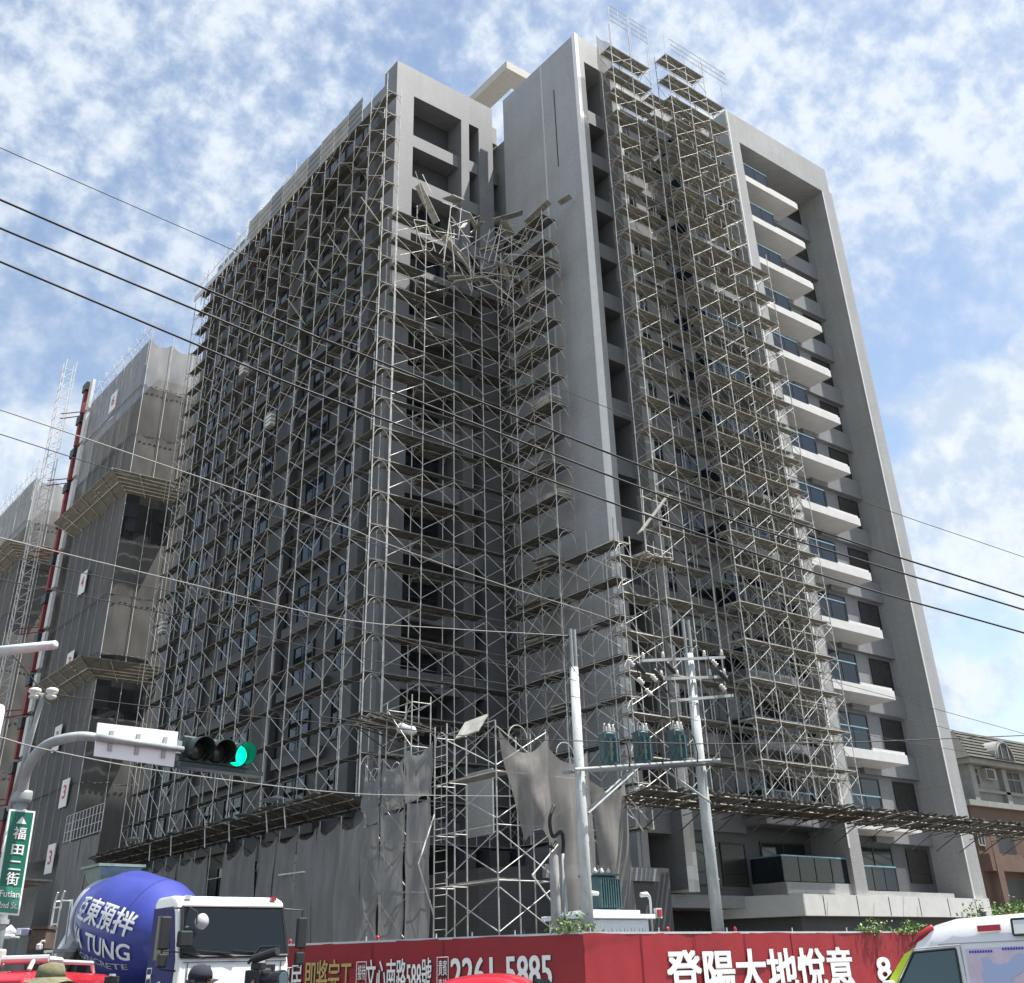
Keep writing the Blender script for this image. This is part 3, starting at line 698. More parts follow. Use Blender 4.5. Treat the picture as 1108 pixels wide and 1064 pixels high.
# fallen frames and poles at the collapsed top
def bent_frame(label, p, q, side, h):
    p, q, side = V(p), V(q), V(side); b = MB()
    b.bar(p, q, 0.026); b.bar(p+side, q+side, 0.026); b.bar(p, p+side, 0.022); b.bar(p+(q-p)*0.45, p+side+(q-p)*0.45, 0.02)
    b.path([q+side*(0.05+0.9*i/6)+(q-p).normalized()*(-0.3+0.3*math.sin(PI*i/6)) for i in range(7)], 0.02, 4)
    return solo(b, 'fallen_frame', 'pipeb', label, 'scaffold frame', p, 'fallen frames at the collapsed top')
bent_frame('fallen frame leaning out by the corner posts of the left wing', (26.1,40.9,38.6), (26.7,40.8,36.7), (0.75,-0.1,0.15), 1)
bent_frame('fallen frame standing crooked under the propped wide board', (28.5,41.0,38.6), (28.7,41.0,41.0), (0.8,0.1,0.1), 1)
bent_frame('fallen frame leaning in the middle gap of the collapsed top', (30.6,40.6,36.9), (30.9,40.2,39.6), (0.5,-0.5,0.2), 1)
bent_frame('fallen frame hanging sideways beside the slab wall scaffold top', (31.2,39.9,38.0), (32.6,38.8,38.9), (0.2,0.1,0.8), 1)
gp = [((28.2,41.0,36.6),(28.6,41.0,39.9)),((28.9,40.9,36.2),(28.7,41.1,39.6)),((30.1,40.8,36.0),(30.3,40.6,40.3)),((30.9,40.4,37.4),(31.7,40.0,40.6)),
      ((31.3,40.2,39.6),(32.9,38.4,37.2)),((31.7,39.9,38.0),(33.0,37.6,37.0)),((26.0,40.7,41.9),(26.9,41.0,40.2)),((26.8,41.2,42.4),(27.4,41.1,41.2)),((29.9,40.6,35.2),(29.7,40.8,38.5)),
      ((31.5,40.0,34.4),(31.5,40.0,38.0)),((30.7,40.3,36.2),(32.2,39.2,34.2)),((29.2,40.8,37.7),(31.0,40.4,39.5))]
for i, (p, q) in enumerate(gp):
    solo(MB().bar(p, q, 0.027, 6), 'loose_pole', 'pipeb', 'loose steel pole poking out of the collapsed scaffold top', 'pole', p, 'loose poles at the collapsed scaffold top')
rs_ = random.Random(11)
for i in range(16):
    c = V((rs_.uniform(28.2,32.6), rs_.uniform(40.0,41.3), rs_.uniform(35.2,40.4))); c.y -= max(0, c.x-31)*1.0
    d_ = V((rs_.uniform(-1,1), rs_.uniform(-0.6,0.6), rs_.uniform(-0.6,0.6))).normalized()
    loose('tangled_board', 'short grey board caught in the tangle between the two collapsed scaffold tops', 'board', c-d_*rs_.uniform(0.4,0.9), c+d_*rs_.uniform(0.4,0.9), rs_.uniform(0.2,0.45), 0.05, 'board' if i % 3 else 'plank', group='boards caught in the tangle')
for i in range(22):
    c = V((rs_.uniform(28.0,32.6), rs_.uniform(39.9,41.2), rs_.uniform(34.8,40.6))); c.y -= max(0, c.x-31)*1.0
    d_ = V((rs_.uniform(-1,1), rs_.uniform(-0.5,0.5), rs_.uniform(-1,1))).normalized()*rs_.uniform(0.7,1.3)
    solo(MB().bar(c-d_, c+d_, 0.022, 5), 'tangled_tube', 'pipe', 'bent tube in the tangle between the two collapsed scaffold tops', 'tube', c, 'tubes in the tangle')
for k in range(1, 18):
    if k in (8, 9, 10, 12, 14, 16): continue
    stack('frame_pile', 'small untidy pile left on a platform along the slab wall scaffold', 'pile', (32.7+rs_.uniform(-.2,.2), rs_.uniform(37.6,40.2), zB(k)), rs_.uniform(.6,1.0), rs_.uniform(.8,1.7), rs_.randint(4,9), 0.055, rs_.choice(('board','board','plank')), group='small piles on the slab wall scaffold', jit=0.25)
for k in range(2, 18):
    z = 6.68+LIFT*k+0.04
    for j in range(2): loose('shelf_board', 'brown board laid from the end wall scaffold into the shaded opening', 'board', (27.9+0.1*j+rs_.uniform(-.2,.2), 42.9+0.42*j, z+0.05*j), (29.5+rs_.uniform(-.3,.2), 42.9+0.42*j, z+0.05*j+rs_.uniform(-.1,.1)), 0.4, 0.05, 'plank', group='boards laid into the shaded openings')
# folded braces that stick out of the long facade scaffold like open beaks
for i, (y, z, s) in enumerate([(42.5,39.2,1.9),(44.3,38.9,1.9),(46.2,38.9,1.9),(48.4,38.3,1.9),(50.8,36.9,1.9),(66.5,21.6,1.7),(65.0,21.9,1.7),(63.6,22.3,1.7),(62.3,22.9,1.7),(58.2,26.9,1.6)]):
    b = MB(); p = V((24.38,y,z)); t_ = V((23.2,y-0.35*s,z+0.25)); b.bar(p, t_, 0.02); b.bar(t_, V((24.38,y-0.9,z-1.25)), 0.02)
    solo(b, 'hanging_brace', 'pipeb', 'unhooked cross brace sticking out high over the facade corner' if i < 5 else 'unhooked cross brace sticking out low at the far end of the facade', 'scaffold brace', p,
         'unhooked braces near the corner' if i < 5 else 'unhooked braces at the far end')
# bundles hanging on the facade scaffold
for p, lb in (((24.3,53.3,30.2), 'white bundle of tubes tied to the facade scaffold, the lower one near the middle'), ((24.3,58.1,35.9), 'white bundle of tubes tied high on the far part of the facade scaffold'), ((24.3,66.4,21.0), 'white bundle of tubes tied low at the far end of the facade scaffold')):
    t = thing('tube_bundle', lb, 'bundle', p); p = V(p)
    for i in range(7): MB().box(p+V((-0.16,-0.34,0.13*i)), p+V((0.16,0.34,0.13*i+0.10))).build('tube_layer', 'wht' if i % 2 else 'conc', t)
# sheets hung before the bay scaffold windows
for k in range(6):
    z = 28.3+k*3.3
    g = MB().grid(lambda u, v: V((37.75+0.9*u, 33.8+0.05*math.sin(9*u+v*3+k), z+2.0*v-0.15*math.sin(PI*u)*(v))), 8, 8)
    solo(g, 'plastic_sheet', 'netw', 'white plastic sheet hanging behind the scaffold in a vertical row by the balconies', 'sheet', (37.7,33.8,z), 'white sheets in a vertical row')
# net up the banded column
t = thing('column_net', 'tall strip of fine grey net up the side of the banded tile column', 'safety net', (36.0,34.3,8))
for k in range(14):
    z = 9.4+k*3.1
    MB().grid(lambda u, v: V((34.9+1.35*u, 34.12+0.06*math.sin(7*u+5*v+k), z+3.02*v)), 6, 6).build('net_panel', 'netc', t, fix=False)
# guard rails over the roof line of the right bay scaffold
t = thing('guard_rail', 'light guard rail frames above the roof over the column scaffold', 'guard rail', (34.75,32.75,52.5))
for i in range(2):
    x = 34.8+i*1.75; b = MB()
    for dz in (0.05, 0.5, 0.95, 1.35): b.bar((x,32.72,52.8+dz),(x+1.6,32.72,52.8+dz),0.02)
    b.bar((x,32.72,50.8),(x,32.72,54.15),0.022); b.bar((x+0.8,32.72,52.85),(x+0.8,32.72,54.15),0.018); b.bar((x+1.6,32.72,50.8),(x+1.6,32.72,54.15),0.022)
    b.build('rail_frame', 'pipeb', t, fix=False)
t = thing('guard_rail', 'guard rail frames above the roof at the top of the balcony scaffold', 'guard rail', (38.35,31.2,51.5))
for i in range(4):
    x = 38.4+i*1.72; b = MB()
    if i == 3: continue
    for dz in (0.5, 0.95, 1.4): b.bar((x,31.18,50.7+dz),(x+1.65,31.18,50.7+dz),0.02)
    b.bar((x+0.8,31.18,50.8),(x+0.8,31.18,52.15),0.018); b.build('rail_frame', 'pipeb', t, fix=False)
t = thing('roof_hoarding', 'pale ribbed sheet hoarding along the roof edge of the long facade', 'hoarding', (24.35,42,50))
for i in range(9):
    y = 44.2+i*1.75; b = MB().box((24.28,y,47.35),(24.32,y+1.7,49.35-(0.1 if i % 2 else 0)))
    for k in range(3): b.box((24.25,y,47.7+0.5*k),(24.279,y+1.7,47.8+0.5*k))
    b.build('sheet_panel', 'conc' if i % 3 else 'tilegrey', t)
t = thing('roof_edge_rail', 'thin rail frames above the far roof edge of the long facade', 'guard rail', (24.4,60,48))
for i in range(9):
    y = 53.2+i*1.83; h = 50.6-0.14*i; b = MB(); b.bar((24.4,y,46.5),(24.4,y,h),0.024); b.bar((25.3,y,46.5),(25.3,y,h),0.022); b.bar((24.4,y,h-0.1),(25.3,y,h-0.1),0.02)
    b.bar((24.4,y,h-0.9),(24.4,y+1.83,h-0.9),0.018); b.bar((24.4,y,h-1.8),(24.4,y+1.83,h-0.1),0.015); b.bar((25.3,y,h-0.8),(25.3,y+1.83,h-0.8),0.018); b.build('rail_frame', 'pipe', t, fix=False)
MB().box((24.26,59.5,47.3),(24.31,69.0,47.75)).build('edge_board', 'silver', t)

# ---------------------------------------------------------------- catch platforms
def canopy(name, label, a, c, out, n, mm='board', rise=0.5, th=0.05, cover=0.86, parts='bearer', jit=0.12):
    """sloping catch platform from a to c: boards that run outwards along 'out', bearers and struts below"""
    a, c, out = V(a), V(c), V(out); d = c-a; L_ = d.length; dn = d.normalized(); up = V((0,0,rise))
    t = thing(name, label, 'catch platform', a)
    b = MB()
    for i in range(n):
        u = (i+0.5)/n; p = a+d*u; o1 = out*R(0.9, 1.08)+dn*R(-jit,jit); q = p+o1+up+V((0,0,R(-.05,.05))); p = p-out*R(0.0,0.06)+V((0,0,R(-.03,.03)))
        s = dn*(L_/n*cover/2); e = V((0,0,th/2))
        b.obox((p+q)/2, (q-p)/2, s, e)
    b.build('boards', mm, t, fix=False)
    m = max(3, int(L_/1.9))
    for i in range(m+1):
        p = a+d*(i/m); q = MB(); q.bar(p+V((0,0,-0.1)), p+out+up+V((0,0,-0.1)), 0.03); q.bar(p+V((0,0,-0.95)), p+out*0.85+up*0.85+V((0,0,-0.14)), 0.024)
        q.build(parts, 'canopyb' if mm == 'canopyb' else 'rust', t, fix=False)
    q = MB()
    for f in (0.15, 0.5, 0.9): q.bar(a+out*f+up*f+V((0,0,-0.06)), c+out*f+up*f+V((0,0,-0.06)), 0.028)
    q.build('runner', 'rust', t, fix=False)
    return t
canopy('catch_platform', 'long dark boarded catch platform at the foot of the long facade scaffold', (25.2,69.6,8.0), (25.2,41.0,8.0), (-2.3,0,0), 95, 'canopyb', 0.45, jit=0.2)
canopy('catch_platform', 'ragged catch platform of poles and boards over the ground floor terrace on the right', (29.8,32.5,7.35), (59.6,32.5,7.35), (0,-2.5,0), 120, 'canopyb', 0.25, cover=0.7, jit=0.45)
b = MB()
for i in range(26): b.bar((30.2+i*1.15,33.0+R(-.2,.2),7.2+R(-.1,.05)),(29.9+i*1.15+R(-.6,.6),29.6+R(-.5,.3),7.5+R(-.08,.1)),0.022)
tag(b.build('canopy_poles', 'canopyb', None), 'loose poles lying crosswise over the ragged right catch platform', 'pole', None, 'stuff')
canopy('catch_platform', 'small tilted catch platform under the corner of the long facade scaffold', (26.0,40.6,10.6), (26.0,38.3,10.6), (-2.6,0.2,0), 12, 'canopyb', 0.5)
t = canopy('catch_platform', 'pair of short boards on the platform jutting past the blank slab wall foot', (33.4,33.4,18.1), (35.2,33.4,18.1), (0,-0.9,0), 6, 'board', 0.0)
loose('tilted_board', 'wide board standing aslant on the front corner scaffold', 'board', (33.7,33.0,19.2), (35.3,32.6,21.2), 0.5, 0.05, 'board')
b = MB(); 
for k in range(4): b.bar((33.9,32.9,18.6+0.8*k),(35.6,32.9,18.5+0.8*k),0.02)
b.bar((33.9,32.9,18.2),(34.0,32.9,21.4),0.022); b.bar((35.6,32.9,18.2),(35.6,32.9,21.2),0.022)
solo(b, 'ladder_frame', 'pipeb', 'ladder frame standing behind the tilted board by the window recess', 'scaffold frame', (33.9,32.9,18.2))

# ---------------------------------------------------------------- podium scaffold and its nets
t = thing('podium_scaffold', 'low tube scaffolding around the street corner of the podium, partly netted', 'scaffolding', (24.0,33.5,0))
leftY = [31.5,34.5,35.3,37.1,38.95,40.3]+[42.1+1.83*i for i in range(15)]
rightX = [24.0,26.3,28.2,30.0]; YF, YB = 31.5, 32.4
def ztop(y): return 9.6 if y < 33 else (10.0 if y < 36 else (9.4 if y < 40.5 else 7.6))
for y in leftY:
    for x in ((24.0, 24.9) if y < 38 else (24.0,)):
        MB().bar((x,y,0),(x+R(-.02,.02),y,ztop(y)-(0.5 if x > 24.5 else 0)),0.026,6).build('upright', 'pipem', t, fix=False)
for x, zt in zip(rightX[1:], (9.5,8.8,7.6)):
    for y in (YF, YB): MB().bar((x,y,0),(x,y,zt),0.026,6).build('upright', 'pipem', t, fix=False)
for k in range(6):
    z = 1.0+1.72*k
    for i in range(len(leftY)-1):
        y0, y1 = leftY[i], leftY[i+1]
        if z > ztop(y1): continue
        MB().bar((24.0,y0,z),(24.0,y1,z),0.02).build('ledger', 'pipem', t, fix=False)
        if i < 3: MB().bar((24.0,y1,z),(24.9,y1,z),0.02).build('transom', 'pipem', t, fix=False)
        if i in (0, 3, 4) and z+1.5 < ztop(y1): MB().bar((23.97,y0,z+0.2),(23.97,y1,z+1.5),0.02).bar((23.94,y1,z+0.2),(23.94,y0,z+1.5),0.02).build('cross_brace', 'pipem', t, fix=False)
    for i in range(3):
        if z > (9.3, 8.8, 7.5)[i]: continue
        MB().bar((rightX[i],YF,z),(rightX[i+1],YF,z),0.02).build('ledger', 'pipem', t, fix=False)
        MB().bar((rightX[i+1],YF,z),(rightX[i+1],YB,z),0.02).build('transom', 'pipem', t, fix=False)
        if z+1.5 < (9.5, 8.9, 7.6)[i]: MB().bar((rightX[i],YF-0.03,z+0.2),(rightX[i+1],YF-0.03,z+1.5),0.02).bar((rightX[i],YF-0.06,z+1.5),(rightX[i+1],YF-0.06,z+0.2),0.02).build('cross_brace', 'pipem', t, fix=False)
for z in (2.75, 4.47, 7.9):
    b = MB(); b.box((24.03,31.6,z),(24.88,34.4,z+0.05)); b.build('platform', 'plank', t)
for k in range(26): MB().bar((24.0,34.52,0.6+0.36*k),(24.0,35.28,0.6+0.36*k),0.014,4).build('ladder_rung', 'pipem', t, fix=False)
for (x, y, z) in ((24.0,34.9,9.3),(24.0,38.0,8.7),(24.0,39.6,8.7),(25.0,YF,9.1),(27.2,YF,8.7)):
    b = MB(); ax = V((0,0.36,0)) if x == 24.0 else V((0.42,0,0)); b.path([V((x,y,z))+ax*math.cos(PI*i/8)+V((0,0,0.42*math.sin(PI*i/8))) for i in range(9)], 0.02, 5)
    b.build('arched_head', 'pipem', t, fix=False)
loose('tilted_board', 'pale boarded panel tipped on the top of the podium scaffold', 'board', (23.9,33.5,9.55), (23.9,32.1,9.6), 0.8, 0.05, 'board', up=(-0.8,0,0.6))
b = MB().lathe([(0,0.12),(0.2,0.22),(0.6,0.17),(0.9,0.20),(1.1,0.06)], (24.4,38.6,10.6), (0.2,-0.9,-0.3), 10)
solo(b, 'foil_bundle', 'silver', 'shiny foil bundle lying on top of the podium scaffold', 'bundle', (24.4,38.6,10.2), smooth=True)
t = thing('scaffold_tower', 'small open frame tower rising from the podium nets beside the foil bundle', 'scaffolding', (24.1,38.2,8))
for x in (24.1, 25.0):
    for y in (37.1, 38.95):
        MB().bar((x,y,8.2),(x,y,11.6),0.024,6).build('upright', 'pipem', t, fix=False)
for z in (9.6, 11.3):
    for y in (37.1, 38.95): MB().bar((24.1,y,z),(25.0,y,z),0.02).build('transom', 'pipem', t, fix=False)
    for x in (24.1, 25.0): MB().bar((x,37.1,z),(x,38.95,z),0.02).build('ledger', 'pipem', t, fix=False)
MB().bar((24.1,37.1,9.6),(24.1,38.95,11.3),0.018).bar((24.13,38.95,9.6),(24.13,37.1,11.3),0.018).build('cross_brace', 'pipem', t, fix=False)

def drape(a, c, z0, z1, sag=0.3, belly=0.10, out=(-1,0,0), seed=0, bot=0.0, nu=16, nv=20, crease=0.6, tuck=0.0, slant=(0,0)):
    """cloth hung from a to c: scalloped upper edge, bellied face with slanting creases"""
    a, c, out = V(a), V(c), V(out); rs = random.Random(seed); ph = [rs.uniform(0,6.28) for _ in range(6)]; sl = rs.choice((-1,1))
    def fn(u, v):
        zt = z1-sag*4*u*(1-u)*1.0; zb = z0+bot*4*u*(1-u)+0.05*math.sin(5*u+ph[0])
        z = zb+(zt-zb)*v
        cr = 0.06*math.sin(9*u+ph[1])*(0.4+0.6*math.sin(PI*v)) + 0.16*abs(((sl*u*0.9+v*1.6+ph[2]) % 1.0)-0.5)+0.02*math.sin(17*u-6*v+ph[3])+0.03*math.sin(4*v*PI+ph[4])*math.sin(PI*u)
        cr *= crease
        o = (belly*math.sin(PI*u)*(0.35+0.65*math.sin(PI*min(1,v*1.1)))+cr)
        p = a+(c-a)*(u if not tuck else u*(1-tuck*(1-v))+tuck*(1-v)*0.5)
        dn_ = (c-a).normalized()*((slant[0]*(1-u)+slant[1]*u)*(1-v)**1.3)
        return V((p.x, p.y, z))+out*o+dn_
    return MB().grid(fn, nu, nv)
t = thing('podium_net', 'row of dark nets on the podium scaffold below the long catch platform', 'safety net', (23.95,50,0))
for i in range(5, len(leftY)-1):
    y0, y1 = leftY[i], leftY[i+1]
    if i in (12,): continue
    drape((23.93,y0+0.02,0),(23.93,y1-0.02,0),0.8,7.3+R(-.1,.1),R(0.25,0.6),0.16,seed=i,crease=1.1,nu=22).build('net_panel', 'net', t, smooth=True, fix=False)
t = thing('podium_net', 'pair of tall dark nets left of the open ladder bay on the podium scaffold', 'safety net', (23.95,38,0))
for y0, y1, zz in ((35.3,37.1,9.5),(37.1,38.95,9.3),(38.95,40.3,9.0)):
    for z0, z1 in ((0.7,2.6),(2.62,zz-2.0),(zz-1.98,zz)):
        drape((23.93,y0+0.03,0),(23.93,y1-0.03,0),z0,z1,R(0.05,0.15) if z1 < zz else R(0.25,.5),0.16,seed=int(y0*7+z0*3),crease=1.2,nu=22).build('net_panel', 'net', t, smooth=True, fix=False)
t = thing('torn_net', 'torn pale grey net draped over the right end of the podium scaffold', 'safety net', (26,31.4,0))
yn = YF-0.09
drape((24.03,yn,0),(26.3,yn,0),5.6,9.3,0.75,0.25,(0,-1,0),seed=3,bot=0.5,nu=26,crease=1.0,slant=(1.1,0.0)).build('net_panel', 'nett', t, smooth=True, fix=False)
drape((26.3,yn,0),(28.2,yn,0),1.6,8.9,0.55,0.2,(0,-1,0),seed=5,nu=24,crease=1.0).build('net_panel', 'nett', t, smooth=True, fix=False)
drape((28.2,yn,0),(30.0,yn,0),3.4,7.9,0.4,0.28,(0,-1,0),seed=8,bot=-0.6,nu=24,crease=1.1,slant=(0.5,0.0)).build('net_panel', 'nett', t, smooth=True, fix=False)
drape((24.9,yn-0.03,0),(26.35,yn-0.03,0),1.0,3.0,1.1,0.2,(0,-1,0),seed=12,nu=22,slant=(0.5,0.0)).build('net_panel', 'nett', t, smooth=True, fix=False)
for i, (p, q) in enumerate((((23.2,35.1,5.2),(24.0,35.3,6.9)),((23.2,35.1,5.2),(24.0,35.3,3.6)),((25.3,31.3,4.6),(26.5,31.3,5.6)),((25.3,31.3,4.6),(26.6,31.3,3.3)),((28.4,31.3,4.2),(29.7,31.3,5.2)),((28.4,31.3,4.2),(29.3,31.3,3.4)),((30.0,31.3,7.4),(30.8,31.1,6.6)),((30.05,31.4,7.1),(30.6,31.2,6.2)))):
    solo(MB().bar(p, q, 0.028, 6, cap=True), 'loose_brace', 'pipeb', 'unhooked brace arm jutting from the podium scaffold', 'scaffold brace', p, 'unhooked brace arms on the podium')
solo(MB().bar((23.75,44.5,5.7),(23.75,46.9,5.75),0.035,6,cap=True), 'loose_tube', 'pipeb', 'short white tube tied flat against the dark podium nets', 'tube', (23.75,45,5.7))
for y in (47.6,51.4,45.9,54.1,61.0,58.2):
    p = V((23.2,y,8.75)); solo(MB().bar(p, p+V((-0.25,-0.9,-1.35)), 0.028, 6, cap=True), 'hanging_tube', 'pipeb', 'tube hanging askew over the edge of the long catch platform', 'tube', p, 'tubes over the long catch platform')
for y in (46.2, 62.9):
    b = MB().grid(lambda u, v: V((22.9+0.7*v, y+1.6*u, 8.75+0.12*math.sin(7*u)*math.sin(3*v)+0.1*math.sin(PI*u))), 8, 4)
    solo(b, 'cloth_scrap', 'netw', 'pale cloth scrap lying on the long catch platform', 'cloth', (23,y,8.8), 'cloth scraps on the long catch platform')

# ---------------------------------------------------------------- netted towers down the side road
def net_tower(label, x0, yc, wdt, dep, top, name='netted_tower', gap=()):
    t = thing(name, label, 'building', (x0, yc, 0))
    MB().box((x0+1.6,yc+1.6,0),(x0+wdt,yc+dep,top-2.5)).build('core', 'tiledark', t)
    nz = int(top/6)
    for j in range(nz+1):
        z0, z1 = 9.5+(top-9.5)*j/(nz+1)-0.08, 9.5+(top-9.5)*(j+1)/(nz+1)+0.02
        for i in range(5):
            xa = x0+1.85*i; lastw = (j == nz)
            if any(a <= i <= b_ and c <= (z0+z1)/2 <= d for a, b_, c, d in gap): continue
            drape((xa,yc,0),(xa+1.83,yc,0),z0,z1,0.12 if not lastw else 0.5,0.10,(0,-1,0),seed=j*9+i,nu=8,nv=10,crease=0.35).build('net_panel', 'netl' if not lastw else 'netw', t, smooth=True, fix=False)
        n = int(dep/5.4)
        for i in range(n):
            ya = yc+5.4*i
            drape((x0,ya+5.42,0),(x0,ya-0.02,0),z0,z1,0.06,0.14,(-1,0,0),seed=j*5+i+77,nu=14,nv=8,crease=0.3).build('net_sheet', 'netm', t, smooth=True, fix=False)
    for j in range(1, nz+1):
        z = 9.5+(top-9.5)*j/(nz+1)
        if any(c <= z <= d+0.4 for a, b_, c, d in gap): continue
        b = MB()
        for q in range(22): b.bar((x0+0.42*q,yc-0.2,z-0.05+R(-.06,.06)),(x0+0.42*q+0.24,yc-0.2,z-0.05+R(-.06,.06)),0.03,4)
        b.build('lacing', 'black', t, fix=False)
        b = MB().bar((x0-0.2,yc,z-0.05),(x0-0.2,yc+dep,z-0.05),0.03,4); b.build('seam', 'black', t, fix=False)
    for i in range(6): MB().bar((x0+1.85*i,yc-0.14,9.5),(x0+1.85*i,yc-0.14,top+0.9),0.03,5).build('upright', 'pipeb', t, fix=False)
    for i in range(1, int(dep/1.83)): MB().bar((x0-0.22,yc+1.83*i,9.5),(x0-0.22,yc+1.83*i,top),0.022,4).build('upright', 'piped', t, fix=False)
    for i in range(int(dep/1.83)):
        b = MB(); y = yc+1.83*i; b.bar((x0-0.1,y,top-2.5),(x0-0.1,y,top+1.9),0.025,4); b.bar((x0+0.8,y,top-0.5),(x0+0.8,y,top+1.9),0.025,4)
        b.bar((x0-0.1,y,top+1.8),(x0+0.8,y,top+1.8),0.02,4); b.bar((x0-0.1,y,top+1),(x0-0.1,y+1.83,top+1),0.02,4); b.bar((x0-0.1,y,top),(x0-0.1,y+1.83,top+1.8),0.018,4)
        b.build('roof_rail', 'pipe', t, fix=False)
    return t
def wrap_platform(label, x0, yc, z, L1, L2, out=2.0, rise=0.9):
    """catch platform that wraps the near corner of a tower"""
    t = thing('wrap_platform', label, 'catch platform', (x0, yc, z)); up = V((0,0,rise))
    for nm, a, c, o in (('platform_leg', V((x0,yc+L1,z)), V((x0,yc,z)), V((-out,-0.0,0))), ('platform_leg', V((x0,yc,z)), V((x0+L2,yc,z)), V((0,-out,0)))):
        b = MB(); d = c-a
        if o.y == 0: q1, q2 = a+o+up, c+o+up+V((0,-out,0))
        else: q1, q2 = a+o+up+V((-out,0,0)), c+o+up
        n = 6
        for i in range(n):
            f0, f1 = i/n, (i+0.86)/n
            b.prism([a+(q1-a)*f0, c+(q2-c)*f0, c+(q2-c)*f1, a+(q1-a)*f1], (0,0,0.06))
        pl = b.build(nm, 'plank', t)
        m = max(3, int(d.length/1.9))
        for i in range(m+1):
            f = i/m; MB().bar(a+d*f+V((0,0,-0.05)), q1+(q2-q1)*f+V((0,0,-0.05)), 0.04).build('bearer', 'pipe', pl, fix=False)
        MB().bar((a+q1)/2+V((0,0,-0.05)), (c+q2)/2+V((0,0,-0.05)), 0.035).build('runner', 'pipe', pl, fix=False)
    return t
X2 = 24.3
net_tower('tall building shrouded in grey nets behind the long facade, with red numbered banners', X2, 78, 14, 17, 48.4, gap=((0,1,30.4,34.5),(0,1,17,21.5)))
for z0, z1, lb in ((31.0,34.3,'upper'),(15.6,20.4,'lower')):  # black sheets behind the net gaps stand for the shade inside
    b = MB()
    for i in range(3): b.grid(lambda u, v: V((X2+0.1+3.7*u, 78.9+0.1*math.sin(8*u+i), z0+(z1-z0)*(i+v)/3)), 6, 3)
    solo(b, 'bay_shade_sheet', 'frame', 'black sheet standing for the shade of an open bay in the nets under the %s wraparound platform' % lb, 'opening', (X2,78.9,z0))
wrap_platform('upper wraparound catch platform on the netted tower, seen from below', X2, 77.9, 34.6, 11.5, 4.4)
wrap_platform('lower wraparound catch platform on the netted tower, behind the grey sign panel', X2, 77.9, 20.6, 9.5, 4.4)
net_tower('farther netted tower at the left edge of the picture, seen past the hoist mast', X2, 107, 14, 28, 46.5)
wrap_platform('catch platform on the farthest netted tower, left of the hoist mast', X2, 106.9, 38.0, 9.0, 4.4)
b = net_tower('farthest netted tower, its top just showing at the left edge', X2-1.5, 146, 14, 12, 52)
# red and white climbing hoist mast
t = thing('hoist_mast', 'white and red lattice hoist mast climbing the netted tower', 'hoist', (22.6,94.0,0))
b = MB(); h = 0.45; top = 53.0
for x, y in ((-h,-h),(h,-h),(h,h),(-h,h)): b.bar((22.2+x,94+y,0),(22.2+x,94+y,top),0.05,5)
z = 0
while z < top-1:
    b.bar((22.2-h,94-h,z),(22.2+h,94-h,z+1.0),0.028,4); b.bar((22.2-h,94-h,z),(22.2-h,94+h,z+1.0),0.028,4); b.bar((22.2-h,94-h,z+1),(22.2+h,94-h,z+1),0.028,4); b.bar((22.2-h,94-h,z+1),(22.2-h,94+h,z+1),0.028,4); z += 1.0
b.build('mast_lattice', 'mwhite', t, fix=False)
for k in range(14):
    z = 4+k*3.3
    MB().box((23.3,91.2,z),(23.7,91.7,z+2.2)).build('guide_section', 'mred', t)
    MB().box((23.2,90.9,z+2.21),(23.8,92.0,z+3.0)).build('landing_gate', 'black', t)
    MB().box((23.45,89.9,z),(23.7,90.7,z+2.9)).build('white_panel', 'mwhite', t)
    if k % 2: MB().bar((22.2,93.6,z),(24.0,91.7,z+0.1),0.05).bar((22.2,93.6,z+0.5),(24.0,91.7,z+0.5),0.05).build('wall_tie', 'mred', t)
# numbered banners on the nets of the near tower
for i, (y, z, ch) in enumerate(((84.6,45.0,'6'),(84.6,36.4,'5'),(84.2,28.9,'4'),(84.0,22.6,'3'),(83.8,17.2,'2'),(79.9,13.0,'3'),(80.6,9.0,'3'))):
    hh = 2.5
    b = MB().box((24.0,y-0.75,z-0.6),(24.04,y+0.75,z+1.2))
    t = thing('banner', 'white banner with a red %s on the near netted tower, %s from the top' % (ch, ['first','second','third','fourth','fifth','sixth','lowest'][i]), 'banner', (24,y,z))
    b.build('cloth', 'wht', t)
    q = MB(); put_text(q, ch, (23.985,y+0.3,z-0.05), (0,-1,0), (0,0,1), 0.6, 0.85, 0.02); q.build('numeral', 'signred', t, fix=False)
for i, (y, z) in enumerate(((112.5,33.5),(111.5,25.0))):
    b = MB().box((24.0,y-0.8,z-0.7),(24.04,y+0.8,z+1.2))
    t = thing('banner', 'small white banner on the farther netted tower, the %s one' % ('upper','lower')[i], 'banner', (24,y,z)); b.build('cloth', 'wht', t)
    q = MB(); put_text(q, '5' if i else '6', (23.985,y+0.3,z-0.1), (0,-1,0), (0,0,1), 0.6, 0.9, 0.02); q.build('numeral', 'signred', t, fix=False)
